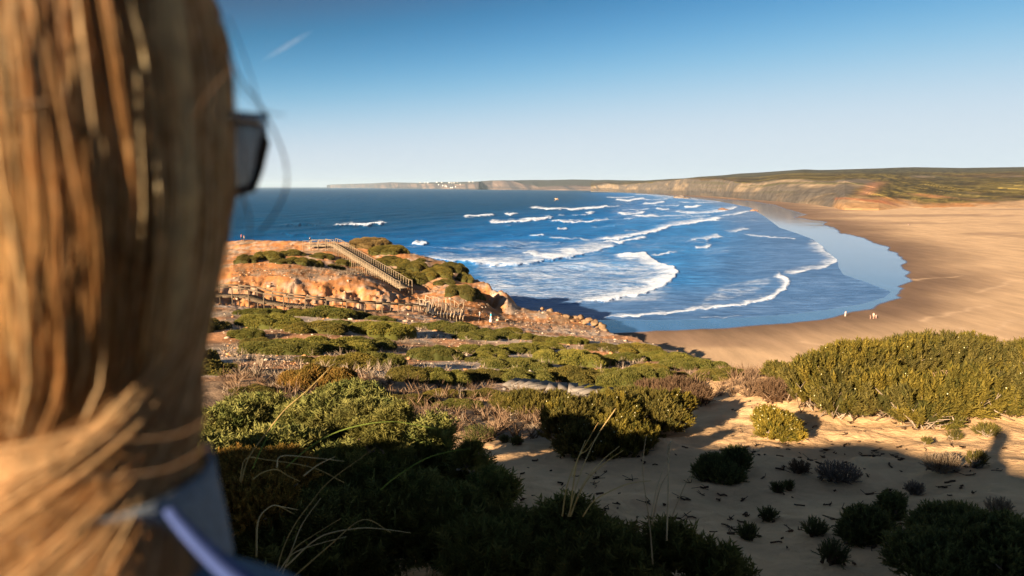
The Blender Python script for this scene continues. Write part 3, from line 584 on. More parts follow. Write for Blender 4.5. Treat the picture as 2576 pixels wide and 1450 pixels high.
def mound_mesh(name, seed, key, nt_=4200):
    """low cushion of radius 1: knobbly surface closely set with leaf clumps"""
    r2 = np.random.default_rng(seed); nl = 30
    a = r2.uniform(0, 2 * np.pi, nl); rho = np.sqrt(r2.uniform(0, 1, nl)) * 0.82; lr = r2.uniform(.16, .34, nl)
    lx, ly = rho * np.cos(a) * r2.uniform(.8, 1.15), rho * np.sin(a); lb = 0.34 * (1 - rho ** 2) ** .7 - .06 + r2.uniform(-.05, .07, nl)
    def H(x, y):
        h = np.full(np.shape(x), -0.08)
        for i in range(nl):
            d2_ = (x - lx[i]) ** 2 + (y - ly[i]) ** 2
            h = np.maximum(h, np.where(d2_ < lr[i] ** 2, lb[i] + 0.75 * np.sqrt(np.maximum(lr[i] ** 2 - d2_, 0)), -0.08))
        return h + 0.05 * (fbm(x * 9, y * 9, 3, seed) - .5)
    g = np.linspace(-1.15, 1.15, 54); GX, GY = np.meshgrid(g, g); GZ = H(GX, GY) - 0.035
    ok = GZ > -0.09; f = gridfaces(54, 54); f = f[ok.ravel()[f].any(1)]
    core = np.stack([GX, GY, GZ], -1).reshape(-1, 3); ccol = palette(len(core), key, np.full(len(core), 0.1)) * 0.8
    px, py = r2.uniform(-1.15, 1.15, nt_ * 2), r2.uniform(-1.15, 1.15, nt_ * 2); pz = H(px, py); k = pz > -0.04; px, py, pz = px[k][:nt_], py[k][:nt_], pz[k][:nt_]
    e = .02; nx, ny = -(H(px + e, py) - pz) / e, -(H(px, py + e) - pz) / e; nn = np.stack([nx, ny, np.ones_like(nx)], 1)
    nn = np.clip(nn, -2.5, 2.5) + r2.normal(0, .45, nn.shape); nn /= np.linalg.norm(nn, axis=1)[:, None]
    v, ft = inst(TUF[0], TUF[1], np.stack([px, py, pz - .02], 1), nn, r2.uniform(.035, .075, len(px)))
    lt = np.clip(r2.normal(.5, .22, len(px)) + (fbm(px * 4, py * 4, 3, seed + 5) - .5) * 1.0, 0, 1)
    lc = np.repeat(palette(len(px), key, lt), len(TUF[0]), 0)
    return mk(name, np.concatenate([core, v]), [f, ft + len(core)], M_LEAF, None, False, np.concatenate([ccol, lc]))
protos = {}
for key, sds in (('juniper', (1, 2, 3, 4)), ('olive', (11, 12, 13)), ('tan', (21,)), ('orange', (31,))):
    for sd_ in sds:
        o = mound_mesh('juniper_mound', sd_, key); protos.setdefault(key, []).append(o.data); bpy.data.objects.remove(o)
ORD = ('first', 'second', 'third', 'fourth', 'fifth', 'sixth', 'seventh', 'eighth', 'ninth', 'tenth', 'eleventh', 'twelfth', 'thirteenth', 'fourteenth', 'fifteenth')
def mounds(rows, cat='bush', name='juniper_mound'):
    """rows: (place words, group, [(U, V of foot, width px, height px, kind)])"""
    for where, grp, L in rows:
        L = sorted(L)
        for i, (U, V, wpx, hpx, key) in enumerate(L):
            p = hit(U, V)
            if p is None: print('no hit', U, V); continue
            Dm = p[1]; W = 1.28 * wpx / FPX * Dm; tanv = (CZ - p[2]) / Dm
            Hm = max(0.20 * W, min(0.40 * W, hpx / FPX * Dm * 1.05)); dep = W * random.uniform(.65, .9)
            q = p + np.array((0, dep * 0.45, 0)); q[2] = float(zland(q[0], q[1]))
            me = random.choice(protos[key]); o = bpy.data.objects.new(name, me); COL.objects.link(o)
            o.location = q - np.array((0, 0, 0.08)); e_ = 0.5
            gx_ = float(zland(q[0] + e_, q[1], False) - zland(q[0] - e_, q[1], False)) / (2 * e_); gy_ = float(zland(q[0], q[1] + e_, False) - zland(q[0], q[1] - e_, False)) / (2 * e_)
            nrm = Vector((-gx_ * .6, -gy_ * .6, 1)).normalized(); quat = Vector((0, 0, 1)).rotation_difference(nrm)
            o.rotation_mode = 'QUATERNION'; o.rotation_quaternion = quat @ Matrix.Rotation(random.choice((0, math.pi)) + random.uniform(-.4, .4), 4, 'Z').to_quaternion()
            o.scale = (W / 1.75, dep / 1.75, Hm / .52)
            size = 'broad' if wpx > 105 else ('small' if wpx < 46 else 'mid-sized')
            hue = {'juniper': 'green', 'olive': 'olive', 'tan': 'tan-brown', 'orange': 'orange-tipped'}[key]
            nth = 'leftmost' if i == 0 else ('rightmost' if i == len(L) - 1 else ORD[i] + ' from left')
            tag(o, f'{size} {hue} cushion bush, {nth} {where}', cat, grp)
J, O, T = 'juniper', 'olive', 'tan'
mounds([
 ('on the open plateau left of the stairs', 'bushes on the headland plateau', [(612,664,45,18,O),(665,655,64,24,O),(724,645,58,14,O),(701,665,44,11,O),(749,665,52,14,O),(788,670,32,14,O),(841,676,34,12,O),(861,668,36,14,O),(807,651,50,8,O)]),
 ('beside the upper half of the long stairs, seaward', 'bushes seaward of the stairs', [(921,625,73,17,T),(970,641,67,15,O),(1013,638,25,9,O),(978,659,35,10,O),(1007,672,35,16,O),(1058,660,18,11,O),(956,675,60,14,O)]),
 ('beside the lower half of the long stairs, seaward', 'bushes seaward of the stairs', [(1035,686,55,22,O),(988,695,50,14,O),(1032,716,65,26,O),(1099,703,65,24,O),(1108,681,40,14,O),(1140,686,55,22,O),(1117,719,45,9,O)]),
 ('near the rocky headland tip above the surf', 'bushes at the headland tip', [(1167,711,40,20,O),(1190,698,28,14,O),(1158,751,72,26,O),(1196,752,40,12,O)]),
 ('in the row under the middle boardwalk', 'bushes below the middle boardwalk', [(635,797,88,20,J),(743,796,70,17,J),(845,824,75,18,J),(810,801,120,18,J),(954,807,55,10,J),(885,800,60,12,O)]),
 ('in the row two bushes below the middle boardwalk', 'bushes below the middle boardwalk', [(664,829,130,32,J),(781,841,130,30,O),(945,849,125,35,J),(1060,826,60,10,O),(1124,837,110,22,J),(1197,856,80,14,J),(1285,836,50,8,O)]),
 ('in the central row of the left slope', 'bushes on the left slope', [(608,855,66,24,J),(634,870,80,16,O),(690,893,150,32,J),(802,887,170,34,J),(904,881,118,30,J)]),
 ('in the lowest rocky row of the left slope', 'bushes on the left slope', [(760,913,60,17,O),(869,928,160,34,O),(942,928,100,42,J),(1000,900,40,10,O)]),
 ('in the upper row of the slope centre', 'bushes on the central slope', [(1233,850,90,24,J),(1318,856,70,12,J),(1376,862,60,12,O),(1429,865,70,14,J),(1367,882,85,18,J),(1318,891,95,26,J)]),
 ('in the second row of the slope centre', 'bushes on the central slope', [(1088,908,115,38,J),(1211,893,100,25,J),(1150,890,60,14,O),(1209,913,60,12,J),(1233,906,70,22,J),(1297,932,130,34,J),(1400,905,60,14,O)]),
 ('in the line behind the lowest boardwalk', 'bushes behind the lowest boardwalk', [(1036,963,130,44,O),(1110,967,100,44,J),(1211,966,110,36,O),(1320,967,120,40,J),(1452,967,150,42,O),(1511,993,85,30,J),(1564,996,80,34,J)]),
 ('in the heather band above the big dark juniper', 'bushes in the heather band', [(620,1000,110,30,O),(905,1012,120,28,O),(1020,1022,110,30,O),(1150,1030,100,26,J),(1215,1000,90,24,O),(1110,998,80,22,O)]),
 ('along the slope rim above the beach sand', 'bushes along the slope rim', [(1432,920,135,40,J),(1490,920,100,30,J),(1523,885,80,18,O),(1575,909,90,18,J),(1614,894,110,22,O),(1684,911,100,22,J),(1613,976,130,56,J),(1687,955,90,25,O),(1760,932,120,22,J),(1818,955,110,26,O),(1833,940,60,14,J),(1740,965,70,18,O),(1545,945,80,22,J),(1640,938,90,24,O)]),
])
ob = bpy.data.objects.new('juniper_mound', protos['orange'][0]); COL.objects.link(ob); pq = hit(800, 985); ob.location = pq - np.array((0, 0, .1)); ob.scale = (1.15, 1.0, 1.5)
tag(ob, 'orange-tipped green cushion bush above the big foreground juniper', 'bush', 'bushes on the left slope')

# loose limestone and dry ground cover, past counting
def scatter(n, U0, U1, V0, V1, keep=None, p=1.0):
    out = []
    U = rng.uniform(U0, U1, n * 3); 
    r0 = rng.uniform(0, 1, n * 3)
    for u, q in zip(U, r0):
        v = V0 + (V1 - V0) * q ** p
        out.append((u, v))
    D = np.exp(np.linspace(math.log(2.5), math.log(230), 700)); res = []
    for i in range(0, len(out), 300):
        uv = np.array(out[i:i + 300]); a, b, c_ = raynp(uv[:, 0], uv[:, 1]); s_ = D[None] / b[:, None]
        X_ = a[:, None] * s_; Y_ = D[None] + 0 * X_; h = zland(X_.ravel(), Y_.ravel(), False).reshape(X_.shape); below = (CZ + c_[:, None] * s_) < h
        k = below.argmax(1); g = below.any(1)
        for j in np.where(g)[0]: res.append((X_[j, k[j]], Y_[j, k[j]]))
        if len(res) >= n: break
    res = np.array(res[:n]); z = zland(res[:, 0], res[:, 1])
    return np.column_stack([res, z])
ICO_V, ICO_F = [], []
bm_ = __import__('bmesh').new(); __import__('bmesh').ops.create_icosphere(bm_, subdivisions=1, radius=1.0); ICO_V = np.array([v.co for v in bm_.verts]); ICO_F = np.array([[v.index for v in f.verts] for f in bm_.faces])
bm_.free()
def rocks(name, P0, size, cols, flat=.6):
    n = len(P0); v = ICO_V[None] * rng.uniform(.6, 1.3, (n, len(ICO_V), 1)); v = v * np.stack([rng.uniform(.7, 1.5, n), rng.uniform(.7, 1.3, n), rng.uniform(.35, .9, n) * flat / .6], 1)[:, None]
    a = rng.uniform(0, 6.28, n); ca, sa = np.cos(a)[:, None], np.sin(a)[:, None]
    v = np.stack([v[..., 0] * ca - v[..., 1] * sa, v[..., 0] * sa + v[..., 1] * ca, v[..., 2]], -1) * np.broadcast_to(size, n)[:, None, None] + P0[:, None]
    f = ICO_F[None] + (np.arange(n) * len(ICO_V))[:, None, None]
    return mk(name, v.reshape(-1, 3), f.reshape(-1, 3), M_STONE, None, False, np.repeat(cols, len(ICO_V), 0))
def stone_cols(n):
    t = rng.uniform(0, 1, n); c_ = lerp3(np.tile((0.38, 0.26, 0.175), (n, 1)), np.array((0.57, 0.46, 0.35)), t); o_ = rng.uniform(0, 1, n) < .4; c_[o_] = (0.46, 0.23, 0.10); return c_
A1 = scatter(1700, 560, 1750, 785, 965); A2 = scatter(330, 1000, 1560, 640, 840); A3 = scatter(200, 570, 1200, 603, 700); A4 = scatter(160, 590, 960, 690, 765); A5 = scatter(400, 560, 900, 890, 950)
A6 = scatter(500, -500, 560, 610, 960)
PS = np.concatenate([A1, A2, A3, A4, A5, A6]); dist = np.hypot(PS[:, 0], PS[:, 1])
keep = ~((PS[:, 1] < 22)); PS = PS[keep]; dist = dist[keep]
sz = rng.uniform(.04, .135, len(PS)) * np.where(rng.uniform(0, 1, len(PS)) < .12, 2.4, 1) * np.clip(dist / 60, .42, 1.2)
tag(rocks('limestone_rubble', PS, sz, stone_cols(len(PS))), kind='stuff')
def twig_tufts(name, P0, size, key, blades=16, mat=None, spread=.8, lean=0.0):
    n = len(P0) * blades; p = np.repeat(P0, blades, 0) + rng.normal(0, .12, (n, 3)) * np.repeat(size, blades)[:, None] * np.array((1, 1, 0))
    t = np.stack([rng.normal(0, spread, n), rng.normal(0, spread, n), np.ones(n)], 1); t /= np.linalg.norm(t, axis=1)[:, None]
    pv = [(-.035, 0, 0), (.035, 0, 0), (.02, .02, .6), (-.02, .02, .6), (.0, .09, 1.0)]; pf3 = [(0, 1, 2), (0, 2, 3), (3, 2, 4)]
    v, f = inst(pv, pf3, p, t, np.repeat(size, blades) * rng.uniform(.5, 1.1, n)); c_ = np.repeat(palette(n, key), len(pv), 0)
    return mk(name, v, f, mat or M_TWIG, None, False, c_)
B1 = scatter(480, 560, 1450, 948, 1090); B2 = scatter(900, 560, 1750, 785, 960); B3 = np.concatenate([scatter(500, 580, 1200, 625, 700), scatter(700, 585, 960, 678, 698)]); B4 = scatter(230, 1560, 1930, 915, 1000); B5 = scatter(300, 1050, 1500, 740, 850)
B1 = B1[(B1[:, 1] > 8.8)]
tag(twig_tufts('dry_scrub', np.concatenate([B1, B4]), rng.uniform(.15, .42, len(B1) + len(B4)), 'brown', 18), kind='stuff')
tag(twig_tufts('grey_ground_cover', np.concatenate([B2, B3, B5]), rng.uniform(.18, .5, len(B2) + len(B3) + len(B5)), 'grey', 14), kind='stuff')
B6 = scatter(180, 560, 1400, 955, 1075); tag(twig_tufts('pale_everlasting', B6, rng.uniform(.12, .3, len(B6)), 'grey', 14), kind='stuff')

# the same scrub carries on along the slope to the left, out of sight behind the woman
tm_ = mound_mesh('low_scrub', 77, 'olive', 900); k_ = len(tm_.data.vertices); tv_ = np.empty(k_ * 3); tm_.data.vertices.foreach_get('co', tv_); tv_ = tv_.reshape(-1, 3); tc_ = np.empty(k_ * 4); tm_.data.attributes['col'].data.foreach_get('color', tc_); tc_ = tc_.reshape(-1, 4)[:, :3]
tq_ = np.array([tuple(p.vertices) for p in tm_.data.polygons if len(p.vertices) == 4]); tt_ = np.array([tuple(p.vertices) for p in tm_.data.polygons if len(p.vertices) == 3]); bpy.data.objects.remove(tm_)
m_ = MB(); LS = np.concatenate([scatter(26, -450, 540, 790, 960), scatter(14, -450, 540, 620, 700)])
for q in LS:
    a_ = rng.uniform(0, 6.28); sc_ = rng.uniform(.9, 2.2); rr_ = np.array(((math.cos(a_), -math.sin(a_), 0), (math.sin(a_), math.cos(a_), 0), (0, 0, 1)))
    m_.add((tv_ * (sc_, sc_ * .8, sc_ * .7)) @ rr_.T + q - (0, 0, .1), tq_, tt_, tc_)
tag(m_.build('low_scrub', M_LEAF), kind='stuff')

# nearer shrubs, shoot by shoot
def shrub(name, label, cat, group, lumps, n, sprig, Lr, key, up=.5, twigs=60, accent=None, wid=1.0, twigkey='grey', core=True, key2=None, seed=0, cl=1):
    """lumps: world ellipsoids (x, y, z, rx, ry, rz)"""
    r2 = np.random.default_rng(seed + 100); lm = np.array(lumps, float); base = np.array((lm[:, 0].mean(), lm[:, 1].mean(), (lm[:, 2] - lm[:, 5]).min()))
    e = empty(name, base, label, cat, group)
    wgt = lm[:, 3] * lm[:, 5] + lm[:, 4] * lm[:, 5] + lm[:, 3] * lm[:, 4]; idx = r2.choice(len(lm), int(n * 1.7), p=wgt / wgt.sum())
    d = r2.normal(0, 1, (len(idx), 3)); d /= np.linalg.norm(d, axis=1)[:, None]; d[:, 2] = np.where(d[:, 2] < -.35, -d[:, 2], d[:, 2])
    clump = fbm(d[:, 0] * 5 + idx * 7.3, d[:, 1] * 5 + d[:, 2] * 6, 3, seed + 3)
    rad = (1 - .22 * r2.uniform(0, 1, len(idx)) ** 2) * (0.86 + .3 * (clump - .4))
    p = lm[idx, :3] + d * lm[idx, 3:] * rad[:, None]
    ins = np.zeros(len(p), bool)
    for i in range(len(lm)): ins |= ((((p - lm[i, :3]) / lm[i, 3:]) ** 2).sum(1) < .55) & (idx != i)
    if cl > 1:
        hd = np.arange(len(p)) // cl * cl; hd = np.minimum(hd, len(p) - 1); jit = r2.normal(0, .05, p.shape) * (lm[idx, 3:] * .35 + .06); idx = idx[hd]; d = d[hd]; clump = np.clip(clump[hd] * .5 + .5 * r2.uniform(0, 1, len(p))[hd], 0, 1); p = p[hd] + jit; ins = ins[hd]
    gz_ = zland(p[:, 0], p[:, 1]); ins |= p[:, 2] < gz_ - .02
    if ins.all(): ins[:] = False
    p, d, clump, idx = [q[~ins][:n] for q in (p, d, clump, idx)]
    t = d / lm[idx, 3:]; t /= np.linalg.norm(t, axis=1)[:, None]; t = t * .8 + np.array((0, 0, up)) + r2.normal(0, .28, t.shape); t /= np.linalg.norm(t, axis=1)[:, None]
    L = r2.uniform(*Lr, len(p)); v, f = inst(sprig[0], sprig[1], p - t * L[:, None] * .35, t, L, wid=wid)
    tone = np.clip(r2.normal(.5, .2, len(p)) + (clump - .5) * 1.1, 0, 1); c_ = palette(len(p), key, tone)
    if key2: k2 = fbm(p[:, 0] * 1.3 + seed, p[:, 1] * 1.3 + p[:, 2], 3, seed + 9) > .55; c_[k2] = palette(int(k2.sum()), key2, tone[k2])
    c_ = np.repeat(c_, len(sprig[0]), 0)
    parts = [(v, f, c_)]
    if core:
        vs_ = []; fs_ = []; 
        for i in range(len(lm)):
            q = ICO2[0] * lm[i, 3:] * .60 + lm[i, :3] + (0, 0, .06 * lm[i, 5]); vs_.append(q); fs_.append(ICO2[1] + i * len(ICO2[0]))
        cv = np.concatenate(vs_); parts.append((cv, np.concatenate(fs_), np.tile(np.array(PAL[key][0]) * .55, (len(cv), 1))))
    off = 0; V_, F_, C_ = [], [], []
    for a_, b_, c2_ in parts: V_.append(a_ - base); F_.append(b_ + off); C_.append(c2_); off += len(a_)
    mk('foliage', np.concatenate(V_), np.concatenate(F_), M_LEAF, e, False, np.concatenate(C_))
    if twigs:
        m_ = MB()
        for k in range(twigs):
            i = r2.integers(len(lm)); q0 = np.array((lm[i, 0] + r2.normal(0, .3) * lm[i, 3], lm[i, 1] + r2.normal(0, .3) * lm[i, 4], lm[i, 2] - lm[i, 5] * .8)); q0[2] = max(q0[2], float(zland(q0[0], q0[1])) - .02)
            dd = r2.normal(0, 1, 3); dd[2] = abs(dd[2]) * .7 + .15; dd /= np.linalg.norm(dd); q1 = lm[i, :3] + dd * lm[i, 3:] * r2.uniform(.85, 1.12)
            mid_ = (q0 + q1) / 2 + r2.normal(0, .12, 3) * lm[i, 3:]
            m_.tube(np.array([q0, mid_, q1]) - base, np.array((.012, .008, .003)) * (.7 + r2.uniform(0, .8)), 4, palette(1, twigkey)[0])
        m_.build('branch', M_TWIG, e)
    if accent:
        n_a, col_a, sz_a = accent; k = r2.choice(len(p), n_a); q = p[k] + t[k] * L[k][:, None] * .55
        v = (ICO_V[None] * sz_a + q[:, None] - base).reshape(-1, 3); f = (ICO_F[None] + (np.arange(n_a) * len(ICO_V))[:, None, None]).reshape(-1, 3)
        tag(mk('flower', v, f, M_TWIG, e, True, np.tile(col_a, (len(v), 1))), kind='stuff')
    return e
bm_ = __import__('bmesh').new(); __import__('bmesh').ops.create_icosphere(bm_, subdivisions=3, radius=1.0); ICO2 = (np.array([v.co for v in bm_.verts]), np.array([[v.index for v in f.verts] for f in bm_.faces])); bm_.free()
def lump(U, V, D, rw, rh, rd=None):  # ellipsoid centred on the line of sight U,V at D metres; rw, rh in px
    if D is None:
        q = hit(U, V + rh * .8); D = q[1] + rh / FPX * q[1] * .6
    p = P(U, V, D); a = rw / FPX * D; return (p[0], p[1], p[2], a, rd if rd else a, rh / FPX * D)
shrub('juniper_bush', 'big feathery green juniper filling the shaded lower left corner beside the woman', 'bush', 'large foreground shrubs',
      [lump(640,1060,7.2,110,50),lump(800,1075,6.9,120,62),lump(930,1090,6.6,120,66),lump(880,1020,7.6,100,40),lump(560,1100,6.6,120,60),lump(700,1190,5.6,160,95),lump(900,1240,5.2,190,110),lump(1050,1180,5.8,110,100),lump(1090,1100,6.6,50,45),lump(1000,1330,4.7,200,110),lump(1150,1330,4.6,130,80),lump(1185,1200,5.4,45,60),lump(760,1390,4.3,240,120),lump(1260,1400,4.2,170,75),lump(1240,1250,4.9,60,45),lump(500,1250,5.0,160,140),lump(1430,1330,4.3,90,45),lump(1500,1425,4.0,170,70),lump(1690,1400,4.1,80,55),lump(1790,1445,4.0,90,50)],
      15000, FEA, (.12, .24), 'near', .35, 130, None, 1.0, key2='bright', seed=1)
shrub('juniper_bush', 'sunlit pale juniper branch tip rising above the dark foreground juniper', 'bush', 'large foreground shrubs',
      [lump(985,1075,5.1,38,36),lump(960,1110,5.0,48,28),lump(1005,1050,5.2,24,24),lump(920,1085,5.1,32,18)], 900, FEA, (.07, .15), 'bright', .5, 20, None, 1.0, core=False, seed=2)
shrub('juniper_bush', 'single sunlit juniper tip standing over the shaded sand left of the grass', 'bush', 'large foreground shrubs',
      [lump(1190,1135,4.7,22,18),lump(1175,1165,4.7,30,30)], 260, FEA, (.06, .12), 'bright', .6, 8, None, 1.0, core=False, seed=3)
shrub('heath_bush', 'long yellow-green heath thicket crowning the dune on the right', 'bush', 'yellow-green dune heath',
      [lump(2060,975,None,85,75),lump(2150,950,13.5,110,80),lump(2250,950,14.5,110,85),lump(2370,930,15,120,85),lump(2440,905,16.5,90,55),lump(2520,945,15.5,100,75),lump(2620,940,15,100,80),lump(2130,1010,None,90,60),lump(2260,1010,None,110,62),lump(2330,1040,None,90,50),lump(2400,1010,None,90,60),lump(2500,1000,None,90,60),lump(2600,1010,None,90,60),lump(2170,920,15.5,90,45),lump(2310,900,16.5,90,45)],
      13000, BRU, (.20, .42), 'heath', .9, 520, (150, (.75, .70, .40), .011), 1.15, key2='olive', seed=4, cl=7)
shrub('heath_bush', 'rounded yellow-green heath bush half in shade in the picture centre', 'bush', 'yellow-green dune heath',
      [lump(1440,1075,10,90,75),lump(1530,1070,10.2,110,80),lump(1640,1050,10.6,105,60),lump(1560,1120,9.4,110,65),lump(1480,1120,9.3,90,50),lump(1700,1030,11,50,40),lump(1420,1060,10.6,60,50),lump(1590,1030,11.2,110,40)],
      9000, BRU, (.11, .22), 'heath', .8, 90, (140, (.75, .70, .45), .009), 1.2, key2='olive', seed=5, cl=5)
shrub('heath_bush', 'compact yellowish heath bush on sunlit sand at the shadow edge', 'bush', 'yellow-green dune heath',
      [lump(1955,1085,9.6,55,48),lump(1930,1060,9.9,35,28),lump(1990,1100,9.5,35,34)], 1900, BRU, (.10, .2), 'heath', .7, 70, (110, (.75, .70, .42), .008), 1.2, seed=6, cl=5)
shrub('heath_bush', 'small green heath tuft on the dune crest against the beach', 'bush', 'yellow-green dune heath',
      [lump(1955,940,None,32,18),lump(1990,950,None,26,15)], 700, BRU, (.16, .3), 'olive', .9, 30, None, 1.2, seed=7)
shrub('dead_bush', 'brown dead twiggy bush just left of the long heath thicket', 'bush', 'dry bushes on the dune',
      [lump(1950,990,None,45,28),lump(1905,985,None,25,12)], 500, BRU, (.12, .25), 'brown', .4, 160, None, .8, twigkey='brown', core=False, seed=8)
shrub('dead_bush', 'bushy brown heather growing behind the central heath bush', 'bush', 'dry bushes on the dune',
      [lump(1700,985,None,60,28),lump(1760,1000,None,38,26),lump(1640,985,None,50,22)], 1300, BRU, (.12, .24), 'brown', .7, 60, None, 1.0, twigkey='brown', seed=9)
shrub('heath_bush', 'low olive heath clump left of the central heath bush', 'bush', 'yellow-green dune heath',
      [lump(1320,1018,None,75,28),lump(1270,1015,None,40,22),lump(1400,1010,None,45,22)], 1900, BRU, (.12, .22), 'olive', .7, 40, None, 1.2, seed=10)
shrub('heath_bush', 'dark orange-tinged heath below the grass at the far left', 'bush', 'large foreground shrubs',
      [lump(600,1200,4.6,90,60),lump(700,1195,4.7,100,55),lump(640,1270,4.3,120,70)], 3200, BRU, (.07, .14), 'orange', .7, 60, None, 1.2, seed=11)
DK = 'dark shrubs on the shaded sand'
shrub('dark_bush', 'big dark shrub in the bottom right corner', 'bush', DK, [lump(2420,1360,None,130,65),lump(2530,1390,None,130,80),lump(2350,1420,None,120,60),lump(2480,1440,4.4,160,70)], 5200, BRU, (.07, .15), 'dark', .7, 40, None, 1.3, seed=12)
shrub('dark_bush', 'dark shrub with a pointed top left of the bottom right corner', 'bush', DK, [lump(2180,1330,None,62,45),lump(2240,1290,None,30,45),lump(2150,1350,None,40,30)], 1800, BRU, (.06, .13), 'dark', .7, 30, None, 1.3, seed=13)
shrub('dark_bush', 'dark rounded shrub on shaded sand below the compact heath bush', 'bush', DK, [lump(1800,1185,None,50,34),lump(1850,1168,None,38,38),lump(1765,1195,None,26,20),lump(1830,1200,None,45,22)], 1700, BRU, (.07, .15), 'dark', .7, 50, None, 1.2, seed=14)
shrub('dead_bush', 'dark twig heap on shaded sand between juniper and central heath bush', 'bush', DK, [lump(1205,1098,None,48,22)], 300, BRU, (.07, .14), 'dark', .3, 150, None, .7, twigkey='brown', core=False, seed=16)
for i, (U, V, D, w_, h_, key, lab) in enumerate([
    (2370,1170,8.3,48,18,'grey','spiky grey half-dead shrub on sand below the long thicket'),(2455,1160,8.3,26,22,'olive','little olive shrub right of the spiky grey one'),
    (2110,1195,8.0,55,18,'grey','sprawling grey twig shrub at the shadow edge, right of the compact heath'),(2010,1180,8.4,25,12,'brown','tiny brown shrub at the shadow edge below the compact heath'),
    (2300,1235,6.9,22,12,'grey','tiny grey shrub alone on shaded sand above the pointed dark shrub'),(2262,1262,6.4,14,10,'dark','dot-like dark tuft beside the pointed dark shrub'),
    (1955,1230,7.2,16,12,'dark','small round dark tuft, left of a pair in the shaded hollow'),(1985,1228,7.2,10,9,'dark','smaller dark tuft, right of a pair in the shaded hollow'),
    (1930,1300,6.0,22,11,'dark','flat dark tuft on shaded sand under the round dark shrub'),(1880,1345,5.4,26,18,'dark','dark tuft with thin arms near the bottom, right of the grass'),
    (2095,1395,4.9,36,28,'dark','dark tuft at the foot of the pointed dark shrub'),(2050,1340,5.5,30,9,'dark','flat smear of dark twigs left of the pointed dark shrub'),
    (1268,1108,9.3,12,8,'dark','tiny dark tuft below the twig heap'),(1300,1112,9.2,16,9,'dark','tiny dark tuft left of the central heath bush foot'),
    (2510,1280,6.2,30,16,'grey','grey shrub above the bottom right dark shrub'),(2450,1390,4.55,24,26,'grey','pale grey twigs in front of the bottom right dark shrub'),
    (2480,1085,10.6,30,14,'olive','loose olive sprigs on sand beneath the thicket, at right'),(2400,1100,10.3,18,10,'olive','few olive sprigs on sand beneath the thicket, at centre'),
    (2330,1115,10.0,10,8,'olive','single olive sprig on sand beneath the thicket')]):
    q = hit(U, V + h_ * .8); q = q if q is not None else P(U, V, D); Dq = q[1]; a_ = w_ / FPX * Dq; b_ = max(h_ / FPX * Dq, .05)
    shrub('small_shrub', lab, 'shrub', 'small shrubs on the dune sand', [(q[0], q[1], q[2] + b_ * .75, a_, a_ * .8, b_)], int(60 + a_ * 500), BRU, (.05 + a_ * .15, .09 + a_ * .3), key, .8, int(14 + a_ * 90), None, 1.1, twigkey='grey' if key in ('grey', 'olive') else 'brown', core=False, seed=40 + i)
# twig litter on the sand
LP = np.concatenate([scatter(230, 1150, 2576, 1120, 1440), scatter(120, 1780, 2450, 990, 1180)]); m_ = MB()
for q in LP:
    L_ = rng.uniform(.02, .12); a_ = rng.uniform(0, 6.28); k = np.array((math.cos(a_), math.sin(a_), 0)); k2 = np.array((-k[1], k[0], 0))
    P3 = [q + k * L_ * (s_ - .5) + k2 * rng.normal(0, .25) * L_ for s_ in (0, .33, .66, 1)]
    for z_ in P3: z_[2] = float(zland(z_[0], z_[1])) + .012
    cc_ = palette(1, 'brown')[0] * rng.uniform(.35, .9); m_.tube(P3, rng.uniform(.004, .012), 4, cc_)
    if rng.uniform() < .45:
        for s_ in range(3): b0 = P3[1 + s_ % 3]; m_.tube([b0, b0 + (k * rng.normal(0, .6) + k2 * rng.normal(0, .6)) * L_ + np.array((0, 0, .02))], .004, 3, cc_)
tag(m_.build('twig_litter', M_TWIG), kind='stuff')

# ------------------------------------------------------------------ grass stalks in the foreground
def stalks(label, blades, D, cols=((.42, .30, .12), (.55, .42, .22)), seedhead=None):
    f0 = blades[0][0]; f0 = f0[0] if isinstance(f0, list) else f0; P0 = P(f0[0], f0[1], D); e = empty('grass_tuft', P0, label, 'grass')
    for k, (L, dD, g) in enumerate([(b if len(b) == 3 and isinstance(b[1], (int, float)) else (b, 0, 0)) for b in blades]):
        q = np.array([P(u, v, D + dD + 0.05 * i) for i, (u, v) in enumerate(L)])
        t = np.linspace(0, len(q) - 1, 22); i0 = np.minimum(t.astype(int), len(q) - 2); fr = (t - i0)[:, None]
        tang = np.gradient(q, axis=0); h00 = 2 * fr ** 3 - 3 * fr ** 2 + 1; h10 = fr ** 3 - 2 * fr ** 2 + fr; h01 = -2 * fr ** 3 + 3 * fr ** 2; h11 = fr ** 3 - fr ** 2
        q2 = h00 * q[i0] + h10 * tang[i0] + h01 * q[i0 + 1] + h11 * tang[i0 + 1]
        c_ = np.array(cols[k % 2]) if not g else np.array((.20, .26, .05))
        m_ = MB(); m_.tube(q2 - P0, np.linspace(.0042, .0016, 22) * (D / 3.2), 4, c_)
        if seedhead == k:
            for z_ in range(9):
                b0 = q2[21 - z_] - P0; m_.tube([b0, b0 + np.array((.012 * (-1) ** z_, 0, .03))], np.array((.006, .001)), 4, (.6, .45, .28))
        m_.build('blade', M_TWIG, e)
    return e
G = 1
